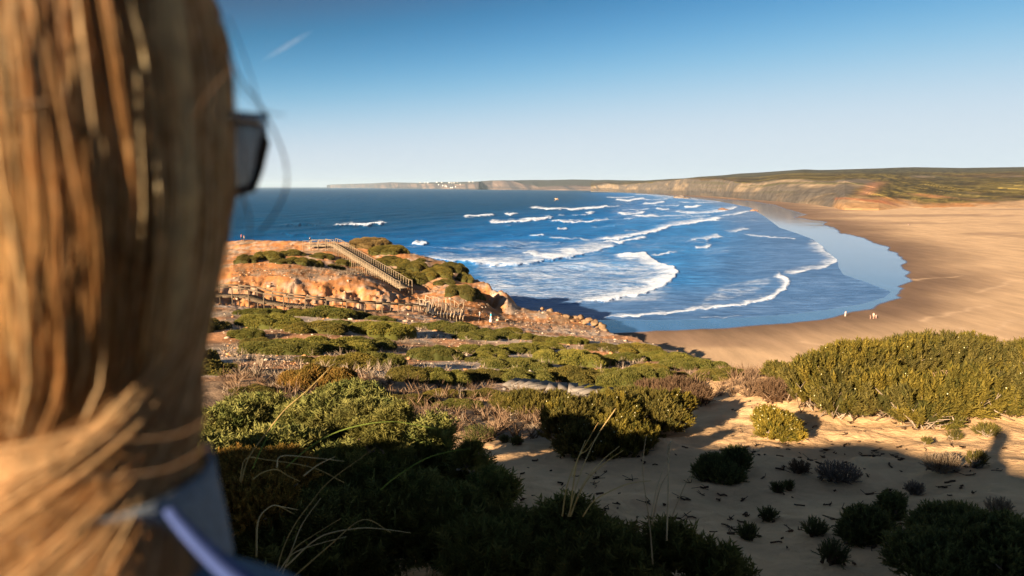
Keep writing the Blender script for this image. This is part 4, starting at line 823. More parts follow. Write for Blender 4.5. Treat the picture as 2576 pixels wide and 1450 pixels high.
stalks('large tuft of long arching dry grass blades beside the woman over the dark juniper', [
 [(606,1215),(626,1151),(679,1078),(720,1028),(770,985),(831,925)], ([(635,1180),(661,1122),(684,1081),(717,1031)], 0, G), [(604,1212),(618,1155),(670,1157),(787,1177),(866,1215)], [(696,1177),(708,1148),(787,1152),(865,1161)],
 [(690,1455),(714,1376),(743,1318),(787,1259),(831,1209),(945,1126)], [(706,1455),(737,1376),(761,1318),(807,1253)], [(645,1400),(648,1312),(679,1275),(702,1275),(740,1294)], [(645,1400),(650,1310),(682,1274),(712,1276),(749,1283)],
 [(635,1207),(661,1189),(696,1182),(725,1198),(755,1212)], [(715,1430),(802,1353),(889,1331),(948,1330),(1033,1341)], [(735,1455),(831,1371),(913,1308),(983,1340)], [(763,1198),(800,1170),(843,1149)], [(720,1420),(743,1379),(800,1340),(857,1305)], [(700,1440),(735,1395),(790,1372),(872,1350)]], 3.0)
stalks('single green grass blade arching across the sunlit juniper', [([(720,1177),(758,1142),(802,1110),(854,1085),(913,1069),(966,1062),(1012,1063),(1100,1080)], 0, G)], 3.4)
stalks('single green blade curving up to the lone juniper tip', [([(957,1233),(995,1201),(1065,1157),(1124,1138),(1182,1129)], 0, G)], 3.4)
stalks('bundle of golden grass stalks in front of the central heath bush', [
 [(1414,1300),(1426,1224),(1452,1157),(1505,1063)], [(1429,1300),(1461,1189),(1502,1098),(1549,1028)], [(1432,1300),(1452,1160),(1476,1133),(1502,1098)], [(1435,1300),(1467,1218),(1511,1163),(1558,1123)], [(1432,1300),(1473,1215),(1520,1166),(1568,1133)], [(1440,1200),(1449,1166),(1473,1107)], [(1466,1300),(1496,1259),(1555,1227),(1593,1215),(1638,1210)]], 3.6, ((.62, .40, .14), (.70, .50, .22)))
stalks('few upright straw stalks with a seed head on the shaded sand', [
 [(1642,1420),(1634,1318),(1618,1201),(1619,1142),(1626,1095)], [(1638,1300),(1652,1230),(1674,1163)], [(1640,1320),(1660,1230),(1687,1182)], [(1677,1360),(1681,1230),(1681,1157),(1684,1119)], [(1690,1300),(1719,1230),(1739,1192)]], 3.7, ((.50, .34, .18), (.58, .42, .24)), 3)

# ------------------------------------------------------------------ boardwalks and the long stairs
WOODC = np.array((.34, .25, .165)); GREYW = np.array((.36, .31, .26))
def resample(q, step):
    q = np.array(q, float); d = np.concatenate([[0], np.cumsum(np.linalg.norm(np.diff(q, axis=0), axis=1))]); n_ = max(2, int(d[-1] / step) + 1); t = np.linspace(0, d[-1], n_)
    return np.stack([np.interp(t, d, q[:, i]) for i in range(3)], 1)
def walkway(name, label, cat, path, width, rails=(-1, 1), pitch=1.8, ph=1.08, plank=.26, col=WOODC, group=None, railw=(.09, .12), lift=0.0, mid=False):
    q = np.array([P(*a) for a in path]); q[:, 2] += lift
    e = empty(name, q[0], label, cat, group)
    d = resample(q, plank); m_ = MB(); tg = np.gradient(d, axis=0); tg[:, 2] = 0; tg /= np.linalg.norm(tg, axis=1)[:, None]; sdv = np.stack([tg[:, 1], -tg[:, 0], 0 * tg[:, 0]], 1)
    for a, s_, t_ in zip(d, sdv, tg): m_.box(a - s_ * width / 2 - e_loc(e), a + s_ * width / 2 - e_loc(e), plank * .94, .05, col * rng.uniform(.88, 1.12), (0, 0, 1))
    for s_ in (-1, 1):
        for a, b, sa, sb in zip(d[:-4:4], d[4::4], sdv[:-4:4], sdv[4::4]): m_.box(a + s_ * sa * (width / 2 - .1) - (0, 0, .13) - e_loc(e), b + s_ * sb * (width / 2 - .1) - (0, 0, .13) - e_loc(e), .08, .2, col * .8)
    m_.build('deck', M_WOOD, e)
    p_ = resample(q, pitch); tg = np.gradient(p_, axis=0); tg[:, 2] = 0; tg /= np.linalg.norm(tg, axis=1)[:, None]; sdv = np.stack([tg[:, 1], -tg[:, 0], 0 * tg[:, 0]], 1)
    for s_ in (-1, 1):
        tops = []
        for a, v_ in zip(p_, sdv):
            b = a + s_ * v_ * (width / 2 + .05); g_ = float(zland(b[0], b[1])); top = b[2] + (ph if s_ in rails else -.06)
            m_ = MB(); m_.box(np.array((b[0], b[1], min(g_ - .1, b[2] - .5))) - e_loc(e), np.array((b[0], b[1], top)) - e_loc(e), .11, .11, col * rng.uniform(.85, 1.2), (1, 0, 0)); m_.build('post', M_WOOD, e)
            tops.append(np.array((b[0], b[1], top)))
        if s_ in rails:
            m_ = MB()
            for a, b in zip(tops[:-1], tops[1:]):
                m_.box(a - e_loc(e) + (0, 0, .04), b - e_loc(e) + (0, 0, .04), railw[0], railw[1], col * .95)
                if mid: m_.box(a - e_loc(e) - (0, 0, .5), b - e_loc(e) - (0, 0, .5), .05, .08, col * .9)
            m_.build('handrail', M_WOOD, e)
    return e
def e_loc(e): return np.array(e.location)
walkway('boardwalk', 'brown railed wooden boardwalk running level in front of the orange gully', 'boardwalk', [(545,741,84),(590,743,84),(625,744,84),(663,757,83),(713,765,82.5),(792,772,83),(847,776,84),(888,781,85),(976,784,88),(1041,788,91),(1064,789,92)], 1.7, pitch=2.3, railw=(.14, .18), col=WOODC * .45)
walkway('boardwalk_stairs', 'long wooden stairs with handrails climbing from the orange slope to the headland top', 'stairs', [(1022,731,113.2),(1014,729,114),(990,713,118),(935,679,129),(880,645,140),(846,623,148.5),(832,619,151)], 2.2, pitch=1.25, plank=.4, col=np.array((.27, .205, .135)), railw=(.06, .08), lift=.5)
walkway('boardwalk_platform', 'square wooden viewing platform with railings at the head of the long stairs', 'platform', [(830,620,152.2),(802,620.5,153),(773,621,154)], 3.2, pitch=1.5, plank=.3, col=np.array((.27, .205, .135)), railw=(.06, .08), lift=.3)
walkway('boardwalk', 'low grey rail-less boardwalk dropping in slabs between bushes in the mid slope', 'boardwalk', [(1290,971,20.7),(1362,977,20.2),(1368,983,19.6),(1466,986,19.5),(1480,992,18.9),(1592,1003,18.5)], .85, (), 2.4, plank=.3, col=np.array((.20, .175, .15)), lift=.12)
walkway('boardwalk', 'short grey plank path glimpsed behind the orange-tipped bush', 'boardwalk', [(915,953,22.6),(1010,960,22.0)], 1.2, (), 2.4, plank=.14, col=np.array((.34, .30, .26)), lift=.12)
# rustic section with leaning branch posts
e = empty('rustic_boardwalk', P(1070, 788, 93), 'short walkway fenced by crooked leaning driftwood posts at the right end of the boardwalk', 'boardwalk')
qa = np.array([P(1062, 764, 101), P(1072, 778, 96.5), P(1082, 789, 93.5), P(1120, 790, 95), P(1164, 790, 97)]); m_ = MB(); d = resample(qa, .28); tg = np.gradient(d, axis=0); tg[:, 2] = 0; tg /= np.linalg.norm(tg, axis=1)[:, None]
for a, t_ in zip(d, tg): s_ = np.array((t_[1], -t_[0], 0)); m_.box(a - s_ * .9 - e_loc(e), a + s_ * .9 - e_loc(e), .25, .07, GREYW * rng.uniform(.8, 1.15))
m_.build('deck', M_WOOD, e)
for row, (A, B, lean, n_) in enumerate(((P(1052, 772, 94.5), P(1084, 788, 92), .0, 6), (P(1084, 789, 92.2), P(1164, 791, 95.5), .5, 11), (P(1070, 768, 99), P(1163, 785, 99.5), .15, 10))):
    tops = []
    for k in range(n_):
        f_ = k / (n_ - 1); b = A * (1 - f_) + B * f_; b[2] = min(b[2], float(zland(b[0], b[1])) + .6); g_ = b[2] - .9; hgt = 1.45 + rng.uniform(-.15, .3) - .25 * f_
        tp = b + np.array((lean * .5 + rng.normal(0, .12), rng.normal(0, .05), hgt)); mdl = (b + tp) / 2 + rng.normal(0, .06, 3); m_ = MB(); m_.tube(np.array([b - (0, 0, .9), b, mdl, tp]) - e_loc(e), np.array((.08, .08, .075, .06)), 6, np.array((.36, .27, .18)) * rng.uniform(.8, 1.15)); m_.build('post', M_WOOD, e); tops.append(tp - (0, 0, .06))
    m_ = MB(); m_.tube(np.array(tops) - e_loc(e), .055, 6, np.array((.36, .27, .18))); m_.build('handrail', M_WOOD, e)
qa = [P(1052, 752, 99), P(1046, 751, 103)]

# ------------------------------------------------------------------ boulders, sea rocks, houses on the cape, gull
def boulder(name, label, cat, p, r, col, group=None, flat=.8, seed=0):
    q = ICO2[0].copy(); n_ = fbm(q[:, 0] * 1.6 + seed * 3.1, q[:, 1] * 1.6 + q[:, 2] * 1.9, 4, seed); rb = np.random.default_rng(seed + 900); pn_ = rb.normal(0, 1, (13, 3)); pn_ /= np.linalg.norm(pn_, axis=1)[:, None]; pd_ = rb.uniform(.55, .95, 13)
    dt_ = q @ pn_.T; q = q * np.minimum(1.05, np.where(dt_ > .05, pd_[None] / np.maximum(dt_, .05), 9).min(1))[:, None]
    q = q * (0.85 + .3 * n_)[:, None] * np.array((1.2, .9, flat)) * r
    c_ = lerp3(np.tile(np.array(col) * .75, (len(q), 1)), np.array(col) * 1.25, smooth(.35, .65, fbm(q[:, 0] * 3 / r, q[:, 2] * 3 / r, 3, seed + 4)))
    o = mk(name, q, ICO2[1], M_STONE, None, False, c_); o.location = p; o.rotation_euler = (0, 0, seed * 1.3); return tag(o, label, cat, group)
BL = [(1365,777,.9),(1384,780,1.0),(1402,789,.8),(1425,797,1.1),(1447,800,1.3),(1463,798,1.5),(1472,808,1.1),(1484,803,1.4),(1494,811,1.2),(1506,817,1.3),(1517,822,1.6),(1523,830,1.2),(1440,808,.8),(1404,797,.8)]
for i, (U, V, r) in enumerate(sorted(BL)):
    q = hit(U, V + 1.5); q = P(U, V, 108) if q is None or q[1] > 125 else q
    boulder('boulder', f'weathered tan boulder, {"leftmost" if i == 0 else "rightmost" if i == len(BL) - 1 else ORD[i] + " from left"} along the rocky point above the shallow surf', 'rock', q + np.array((0, .3, -r * .12)), r * random.uniform(.42, .68), (.24, .155, .09), 'boulders along the rocky point', .8, i + 1)
for U, V, r, lab, f_ in ((1713, 499, 20, 'larger pointed sea rock far out in the surf below the cliffs', .5), (1727, 500, 12, 'low flat sea rock right of the pointed one below the cliffs', .35), (1820, 529.5, 9, 'reddish-brown low rock in the surf off the beach', .5), (1897, 531.5, 5, 'smallest rock in the shallows nearest the far beach', .5)):
    p = Pz(U, V, 0); boulder('sea_rock', lab, 'rock', p, r, (.26, .15, .10) if r < 10 else (.20, .16, .13), 'rocks in the surf', f_, int(U))
from mathutils.bvhtree import BVHTree
cm = cape.data; bv = BVHTree.FromPolygons([v.co for v in cm.vertices], [list(p.vertices) for p in cm.polygons])
M_WALL = m_plain('whitewash', (.62, .60, .58), .9, .1, .06, .2)
HX = [(1056.8,460.4,5),(1068.9,461,4),(1076.5,461.3,6),(1099,460.1,7),(1103.6,465.5,4),(1111.2,460.4,5),(1114.3,467.7,5),(1120.3,468.9,4),(1130.9,461,9),(1137,461.6,5),(1143,461,6),(1150.5,460.4,4),(1123.3,470.1,5),(1133.9,473.1,5),(1138.4,472.5,6),(1146,470.7,4),(1158,464.6,4),(1180.8,458.9,6),(1189.8,458.6,5)]
for i, (U, V, wp) in enumerate(HX):
    rd = Vector(ray(U, V)).normalized(); loc = bv.ray_cast(Vector((0, 0, CZ)), rd)[0]
    if loc is None:
        for dv in np.arange(.5, 5, .5):
            loc = bv.ray_cast(Vector((0, 0, CZ)), Vector(ray(U, V + dv)).normalized())[0]
            if loc is not None: break
    if loc is None: continue
    W = wp / FPX * loc.y * .62; Hh = 1.1 / FPX * loc.y; m_ = MB(); m_.box((-W / 2, 0, -Hh), (W / 2, 0, -Hh), W * .6, 0.1); m_.box((-W / 2, 0, Hh * .1), (W / 2, 0, Hh * .1), W * .6, Hh * 2.2); m_.box((-W * .25, 0, Hh * 1.5), (W * .2, 0, Hh * 1.5), W * .4, Hh * .8)
    o = m_.build('white_house', M_WALL, None, False, False); o.location = loc
    low = V > 464.5; tier = 'down the cliff gully' if low else 'on the clifftop'
    tag(o, f'tiny white house {tier} of the far cape, ' + ('leftmost' if i == 0 else f'{["","first","second","third","fourth","fifth","sixth","seventh","eighth","ninth","tenth","eleventh","twelfth","thirteenth"][1 + sorted(h[0] for h in HX if (h[1] > 464.5) == low).index(U)]} from left there'), 'house', 'white houses on the far cape')
gp = P(1400, 502, 104); e = empty('seagull', gp, 'brown-and-white gull gliding low over the sea', 'bird', rz=R(20)); e.rotation_euler = (R(12), R(-32), R(20))
M_GB = m_plain('gull_white', (.36, .28, .21), .8, .1, .25, 6); M_GW = m_plain('gull_brown', (.16, .10, .07), .8, .1, .3, 5)
m_ = MB(); m_.tube([(-.30, 0, 0), (-.22, 0, .01), (-.08, 0, .01), (.08, 0, 0), (.18, 0, .02), (.25, 0, .04), (.29, 0, .03), (.35, 0, .02)], np.array((.01, .05, .09, .085, .055, .05, .035, .004)), 8); m_.build('body', M_GB, e, True, False)
for s_ in (-1, 1):
    v = [(.12, 0, .03), (.14, s_ * .28, .10), (.05, s_ * .62, .06), (-.06, s_ * .60, .05), (-.08, s_ * .28, .09), (-.10, 0, .03)]; v = v + [(a, b, c_ - .02) for a, b, c_ in v]
    m_ = MB(); m_.add(v, [(0, 1, 4, 5), (1, 2, 3, 4), (6, 11, 10, 7), (7, 10, 9, 8), (0, 6, 7, 1), (1, 7, 8, 2), (2, 8, 9, 3), (3, 9, 10, 4), (4, 10, 11, 5)]); m_.build('wing', M_GW if s_ < 0 else M_GB, e, False, False)
m_ = MB(); m_.add([(-.26, 0, 0), (-.42, .09, 0), (-.42, -.09, 0), (-.26, 0, .02), (-.42, .09, .012), (-.42, -.09, .012)], None, [(0, 2, 1), (3, 4, 5), (0, 1, 4), (0, 4, 3), (1, 2, 5), (1, 5, 4), (2, 0, 3), (2, 3, 5)]); m_.build('tail', M_GB, e, False, False)

# ------------------------------------------------------------------ people
def skin_obj(name, verts, edges, mat, parent, root=0, sub=2):
    me = bpy.data.meshes.new(name); me.from_pydata([v[:3] for v in verts], edges, []); me.materials.append(mat)
    o = bpy.data.objects.new(name, me); COL.objects.link(o); o.parent = parent
    sk = o.modifiers.new('skin', 'SKIN'); sk.use_smooth_shade = True
    lay = me.skin_vertices[0] if len(me.skin_vertices) else None
    if lay is None:
        bm2 = __import__('bmesh').new(); bm2.from_mesh(me); bm2.verts.layers.skin.verify(); bm2.to_mesh(me); bm2.free(); lay = me.skin_vertices[0]
    for i, v in enumerate(verts): lay.data[i].radius = (v[3], v[4] if len(v) > 4 else v[3]); lay.data[i].use_root = (i == root)
    if sub: ss = o.modifiers.new('sub', 'SUBSURF'); ss.levels = sub; ss.render_levels = sub
    return o
_mats = {}
def cloth(col):
    k = tuple(col)
    if k not in _mats: _mats[k] = m_plain('cloth', col, .9, .1, .18, 30)
    return _mats[k]
def person(loc, H, yaw, label, top=None, legs=None, hair=(.03, .02, .015), stride=.0, arms=(0, 0), bend=0.0, skirt=None, longhair=False, pack=None, feet=True, hands=False, group=None, faceless=False, sleeves=.5, build=1.0, sh=.80, shw=.105):
    """figure built facing +y, feet at 0"""
    e = empty('person', loc, label, 'person', group, rz=yaw); s_ = stride * H
    def L(x, y, z, r, r2=None): 
        zz = z * H; yy = y * H
        if z > .53 and bend: yy += math.sin(bend) * (z - .53) * H; zz = .53 * H + (z - .53) * H * math.cos(bend)
        return (x * H, yy, zz, r * H, (r2 if r2 else r) * H)
    V = [L(0, 0, .53, .075 * build, .055), L(0, 0, .62, .062 * build, .045), L(0, .0, .72, .072 * build, .05), L(0, -.005, sh, .06 * build, .045), L(0, 0, .845, .023), L(0, .006, .885, .031, .034), L(0, .006, .945, .033, .037), L(0, .0, .985, .030, .036)]
    E = [(i, i + 1) for i in range(7)]
    V += [L(0, .058, .915, .008)]; E += [(5, 8)]                                    # nose
    for sd_ in (-1, 1): V += [L(sd_ * .036, 0, .92, .006, .012)]; E += [(6, len(V) - 1)]
    idx = {}
    for sd_, ph_ in ((-1, 1), (1, -1)):
        b = len(V); st = ph_ * s_ / H
        V += [L(sd_ * .048, 0, .49, .050 * build), L(sd_ * .050, st * .45 + .01, .28, .033), L(sd_ * .050, st * .8 - .01, .16, .028), L(sd_ * .050, st - .012, .045, .019), L(sd_ * .056, st + .05, .018, .016, .024)]
        E += [(0, b), (b, b + 1), (b + 1, b + 2), (b + 2, b + 3), (b + 3, b + 4)]; idx['leg', sd_] = b
        a0 = len(V); fw = arms[0 if sd_ < 0 else 1]; ca, sa = math.cos(fw), math.sin(fw)
        V += [L(sd_ * shw * build, 0, sh, .036 * (sh / .80) ** 4), L(sd_ * .128 * build, .17 * sa * .6, .80 - .165 * (ca * .5 + .5), .026), L(sd_ * .122, .16 * sa + .02 + .1 * sa, .80 - .30 * (ca * .6 + .4), .019), L(sd_ * .120, .16 * sa + .03 + .16 * sa, .80 - .345 * (ca * .6 + .4), .018, .012)]
        E += [(3, a0), (a0, a0 + 1), (a0 + 1, a0 + 2), (a0 + 2, a0 + 3)]; idx['arm', sd_] = a0
        if hands:
            h = V[a0 + 3]
            for k in range(5):
                o_ = (k - 2) * .0085 * H; ln = (.026, .040, .045, .042, .032)[k] * H; b2 = len(V)
                if k == 0: V += [(h[0] - sd_ * .004 * H, h[1] + .020 * H, h[2] - .008 * H, .0055 * H), (h[0] - sd_ * .008 * H, h[1] + .030 * H, h[2] - .026 * H, .0048 * H)]
                else: V += [(h[0], h[1] + o_ * -.9, h[2] - .022 * H, .0052 * H), (h[0] - sd_ * .006 * H, h[1] + o_ * -1.0 + .004 * H, h[2] - .022 * H - ln, .0042 * H)]
                E += [(a0 + 3, b2), (b2, b2 + 1)]
    skin_obj('body', V, E, M_SKIN, e)
    gr = lambda v, k=1.22, a_=.006: (v[0], v[1], v[2], v[3] * k + a_ * H, v[4] * k + a_ * H)
    if top is not None:
        T = [gr(V[0], 1.08), gr(V[1], 1.15), gr(V[2], 1.13), gr(V[3], 1.1), (V[4][0], V[4][1], V[3][2] + .025 * H, .034 * H, .036 * H)]; TE = [(0, 1), (1, 2), (2, 3), (3, 4)]
        for sd_ in (-1, 1):
            a0 = idx['arm', sd_]; b = len(T); T += [gr(V[a0], 1.2), gr(V[a0 + 1], 1.25)]; TE += [(3, b), (b, b + 1)]
            if sleeves > .6: T += [gr(V[a0 + 2], 1.3)]; TE += [(b + 1, b + 2)]
        skin_obj('top', T, TE, cloth(top), e, 1)
    if legs is not None:
        T = [gr(V[0], 1.13)]; TE = []
        for sd_ in (-1, 1):
            b0 = idx['leg', sd_]; b = len(T); T += [gr(V[b0], 1.12), gr(V[b0 + 1], 1.2), gr(V[b0 + 3], 1.5)]; TE += [(0, b), (b, b + 1), (b + 1, b + 2)]
        skin_obj('trousers', T, TE, cloth(legs), e)
    if skirt is not None:
        m_ = MB(); m_.tube([(0, 0, .60 * H), (0, 0, .52 * H), (0, 0, .3 * H), (0, -.01, .1 * H)], np.array((.075, .1, .115, .14)) * H, 14); m_.build('skirt', cloth(skirt), e, True, False)
    if hair is not None:
        hd = V[6]; q = ICO2[0] * np.array((.054, .062, .056)) * H + np.array((hd[0], hd[1] - .010 * H, hd[2] + .008 * H)); kf = np.array([f for f in ICO2[1] if not ((ICO2[0][f][:, 1].mean() > .35) and (ICO2[0][f][:, 2].mean() < .45))])
        m_ = MB(); m_.add(q, None, kf)
        if longhair: m_.tube([(hd[0], hd[1] - .035 * H, hd[2]), (hd[0], hd[1] - .06 * H, hd[2] - .07 * H), (hd[0], hd[1] - .055 * H, hd[2] - .15 * H)], np.array((.05, .045, .02)) * H, 10)
        m_.build('hair', cloth(hair), e, True, False)
    if pack is not None: skin_obj('backpack', [(0, -.075 * H, .66 * H, .055 * H, .04 * H), (0, -.085 * H, .73 * H, .06 * H, .045 * H), (0, -.075 * H, .79 * H, .05 * H, .035 * H)], [(0, 1), (1, 2)], cloth(pack), e, 0, 1)
    return e
def beach_z(X, Y):
    U, V = upx(X, Y, 0.5); d = float(shore_sd(np.array([U]), np.array([V]), np.array([X]), np.array([Y]), S2)[0])
    return (0.007 * min(d, 90) + 0.012 * max(0, d - 90)) if d > 0 else 0.06 * d
def on_beach(U, V):
    z = .4
    for _ in range(4): p = Pz(U, V, z); z = beach_z(p[0], p[1])
    return Pz(U, V, z)
def on_land(U, V, D):
    p = hit(U, V)
    if p is None or abs(p[1] - D) > 25: p = P(U, V, D); p[2] = float(zland(p[0], p[1]))
    return p
person(on_land(780, 606, 166), 1.78, R(-20), 'person in black with white-trimmed pack standing left of the pair on the headland', (.02, .02, .03), (.02, .025, .04), pack=(.5, .5, .55), stride=.05, group='people on the headland top', sleeves=.9)
person(on_land(789.5, 606, 166), 1.68, R(15), 'blonde person in dark top and white trousers standing right of the pair on the headland', (.03, .04, .07), (.75, .72, .74), (.4, .22, .08), .08, longhair=True, group='people on the headland top', sleeves=.9)
person(on_land(608, 608, 172), 1.74, R(80), 'person in pink shirt and dark trousers at the cliff edge next to the woman\'s hair', (.75, .25, .35), (.05, .05, .09), group='people on the headland top')
person(on_land(614.5, 608.5, 172), 1.70, R(-60), 'person in mustard top beside the pink-shirted one at the cliff edge', (.42, .28, .13), (.06, .06, .1), (.1, .06, .03), group='people on the headland top')
person(on_land(1207, 811, 117), 1.78, R(-70), 'walker in grey top and black trousers with a dark backpack on the rocky path', (.30, .30, .30), (.015, .015, .02), pack=(.02, .02, .02), stride=.12, arms=(.4, -.3), group='walkers on the rocky path')
person(on_land(1235, 814, 117), 1.66, R(-80), 'walker in turquoise top and long white skirt on the rocky path', (.02, .42, .55), None, (.05, .03, .02), skirt=(.82, .80, .78), group='walkers on the rocky path')
person(on_beach(2126, 797), 1.66, R(200), 'dark-haired person in white clothes wading at the edge of the wet sand', (.62, .58, .56), (.55, .48, .44), (.015, .012, .012), .06, bend=.25, longhair=True, group='people on the beach')
person(on_beach(2197, 802.5), 1.74, R(150), 'tall bare-legged adult in pale top standing between two children on the beach', (.52, .40, .34), None, (.08, .05, .03), .06, group='people on the beach')
person(on_beach(2189.5, 803), 1.18, R(60), 'child in pink bending on the sand left of the tall adult', (.50, .26, .20), (.48, .26, .20), (.2, .1, .05), .08, bend=.35, group='people on the beach')
person(on_beach(2203.5, 802), 1.14, R(190), 'small child in light top on the sand right of the tall adult', (.52, .38, .32), (.48, .26, .22), (.1, .06, .04), .06, group='people on the beach')
person(on_beach(2284.5, 568), 1.72, R(30), 'tiny far-off person in pale pink on the wide dry beach', (.70, .45, .42), (.4, .3, .3), group='people on the beach')
person(on_beach(2288.5, 568), 1.76, R(10), 'tiny far-off person in dark clothes on the wide dry beach', (.10, .08, .09), (.06, .05, .06), group='people on the beach')

# ------------------------------------------------------------------ the photographer, whose shadow falls on the dune at the right
person((0.03, -0.30, float(zland(0.03, -0.30))), 1.74, 0, 'photographer standing behind the viewpoint, shadow thrown onto the dune', (.08, .09, .12), (.05, .06, .10), arms=(.9, .9), hands=True, sleeves=.9)

# ------------------------------------------------------------------ the woman in the foreground
PSI = R(18); HC = np.array((-0.285, 0.435, CZ)); FW = np.array((math.sin(PSI), math.cos(PSI), 0)); RT = np.array((math.cos(PSI), -math.sin(PSI), 0)); UPV = np.array((0, 0, 1.0))
gz0 = float(zland(HC[0], HC[1])); HW = (CZ + 0.02 - gz0) / .935
wm = person((HC[0] - FW[0] * .012 * HW, HC[1] - FW[1] * .012 * HW, gz0), HW, -PSI, 'woman close by with long windblown blonde-brown hair, sunglasses and denim jacket, seen from behind', None, (.05, .07, .13), None, hands=True, build=.68, sh=.735, shw=.11)
wl = np.array(wm.location)
def toW(p): q = np.asarray(p) - wl; return np.stack([q @ RT, q @ FW, q @ UPV], -1)      # world to the woman's own frame
ZT = np.array((.172, .168, .158, .142, .124, .10, .07, .0, -.05, -.10, -.13, -.17, -.20, -.25, -.32, -.42)); RTAB = np.array((.0, .033, .062, .085, .0965, .100, .101, .0965, .0885, .080, .075, .074, .079, .098, .128, .140))
def hairpos(phi, z, off=0.0):
    r = np.interp(-z, -ZT, RTAB) + off + .036 * smooth(-.15, -.235, z) * smooth(R(95), R(55), phi); d = -np.cos(phi)[..., None] * FW * 1.02 + np.sin(phi)[..., None] * RT * .96
    lean = -.013 * smooth(.0, -.14, z) - .02 * smooth(-.2, -.4, z)
    return HC + d * r[..., None] + z[..., None] * UPV + lean[..., None] * RT
# dark under-layer
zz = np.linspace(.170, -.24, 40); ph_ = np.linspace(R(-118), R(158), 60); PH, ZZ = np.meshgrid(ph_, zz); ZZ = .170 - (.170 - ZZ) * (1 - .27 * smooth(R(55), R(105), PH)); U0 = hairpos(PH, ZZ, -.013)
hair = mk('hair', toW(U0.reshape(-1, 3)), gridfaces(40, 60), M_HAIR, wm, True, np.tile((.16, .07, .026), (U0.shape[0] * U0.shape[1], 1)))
r3 = np.random.default_rng(5)
def strands(name, n, locks, nseg, phi_rng, zend, rad, mat, sweep=False, lift=(0, .012), parent=None, pal=None):
    lk = r3.integers(0, locks, n); lphi = r3.uniform(*phi_rng, locks); loff = r3.uniform(0, 1, locks) ** 1.5; ltone = np.clip(r3.beta(1.05, 1.1, locks), 0, 1); lz = r3.uniform(min(zend), max(zend), locks)
    ldr = r3.normal(0, .16, locks); lfr = r3.uniform(4, 11, locks); lph = r3.uniform(0, 6.28, locks)
    t = np.linspace(0, 1, nseg)[None]; spread = r3.normal(0, .075, n)
    phi0 = lphi[lk] + spread; z1 = lz[lk] + r3.normal(0, .012, n); z0 = .1705 - r3.uniform(0, .004, n)
    if not sweep:
        tt = t ** 1.0; z = z0[:, None] * 1.0 + (z1 - z0)[:, None] * (tt ** 1.25)
        phi = phi0[:, None] + ldr[lk][:, None] * tt ** 2 + .035 * np.sin(lfr[lk][:, None] * tt * 1.6 + lph[lk][:, None]) * tt + spread[:, None] * (-.35) * tt
        low = np.clip((-.11 - z) / .15, 0, 1); phi = phi - low ** 1.2 * (phi - R(-15)) * .78
        off = (lift[0] + (lift[1] - lift[0]) * loff[lk])[:, None] * np.sin(np.clip(t * 1.3, 0, 1) * np.pi / 2) + r3.normal(0, .0022, (n, 1)) + .0018 * np.sin(lfr[lk][:, None] * t * 2 + lph[lk][:, None] * 2) - .008
    else:
        z = np.interp(t, (0, .28, .5, 1), (0.03, -.10, -.14, -.2)) + (z1 + .2)[:, None] * t ** 2.4; phi = R(134) + (phi0[:, None] - R(134)) * t ** 1.45 + spread[:, None]
        off = (.001 + .008 * loff[lk])[:, None] * np.sin(np.clip(t * 2, 0, 1) * np.pi / 2) + .005 * smooth(.3, .6, t) + r3.normal(0, .0015, (n, 1)) + .0 * t
        z = z + .006 * np.sin(phi * 2 + lph[lk][:, None])
    q = hairpos(phi, z, off)
    tone = np.clip(ltone[lk] + r3.normal(0, .10, n) + .34 * smooth(R(55), R(105), phi0), 0, 1); stops = np.array(((.11, .046, .017), (.40, .195, .072), (.74, .45, .19), (.95, .77, .50))) if pal is None else np.array(pal)  # right-side strands tinted paler, sunlight on that side put into their colour
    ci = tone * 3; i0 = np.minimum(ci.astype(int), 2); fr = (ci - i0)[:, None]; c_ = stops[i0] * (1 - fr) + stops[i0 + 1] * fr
    rr = rad * r3.uniform(.6, 1.5, n)[:, None] * np.interp(t, (0, .1, .85, 1), (.6, 1, 1, .3)) * np.ones((n, 1))
    tg = np.gradient(q, axis=1); tg /= np.linalg.norm(tg, axis=2)[..., None] + 1e-9; rad_d = q - HC; rad_d[..., 2] = 0; rad_d += 1e-6
    sd_ = np.cross(tg, rad_d); sd_ /= np.linalg.norm(sd_, axis=2)[..., None] + 1e-9; nn = np.cross(sd_, tg)
    V = np.stack([q + (math.cos(a) * sd_ + math.sin(a) * nn) * rr[..., None] for a in (R(90), R(210), R(330))], 2)
    V = toW(V.reshape(-1, 3)); base = (np.arange(n) * nseg * 3)[:, None, None]; i = (np.arange(nseg - 1) * 3)[None, :, None]; k = np.arange(3)[None, None, :]; k2 = (k + 1) % 3
    F = np.stack([base + i + k, base + i + k2, base + i + 3 + k2, base + i + 3 + k], -1).reshape(-1, 4)
    return mk(name, V, F, mat, parent, True, np.repeat(c_, nseg * 3, 0))
def join_hair(parts):
    V, F, C_, off = [], [], [], 0
    for o in parts:
        me = o.data; v = np.empty(len(me.vertices) * 3); me.vertices.foreach_get('co', v); f = np.empty(len(me.loops), np.int32); me.loops.foreach_get('vertex_index', f); c_ = np.empty(len(me.vertices) * 4); me.attributes['col'].data.foreach_get('color', c_)
        V.append(v.reshape(-1, 3)); F.append(f.reshape(-1, 4) + off); C_.append(c_.reshape(-1, 4)[:, :3]); off += len(me.vertices); bpy.data.objects.remove(o)
    return mk('hair', np.concatenate(V), np.concatenate(F), M_HAIR, wm, True, np.concatenate(C_))
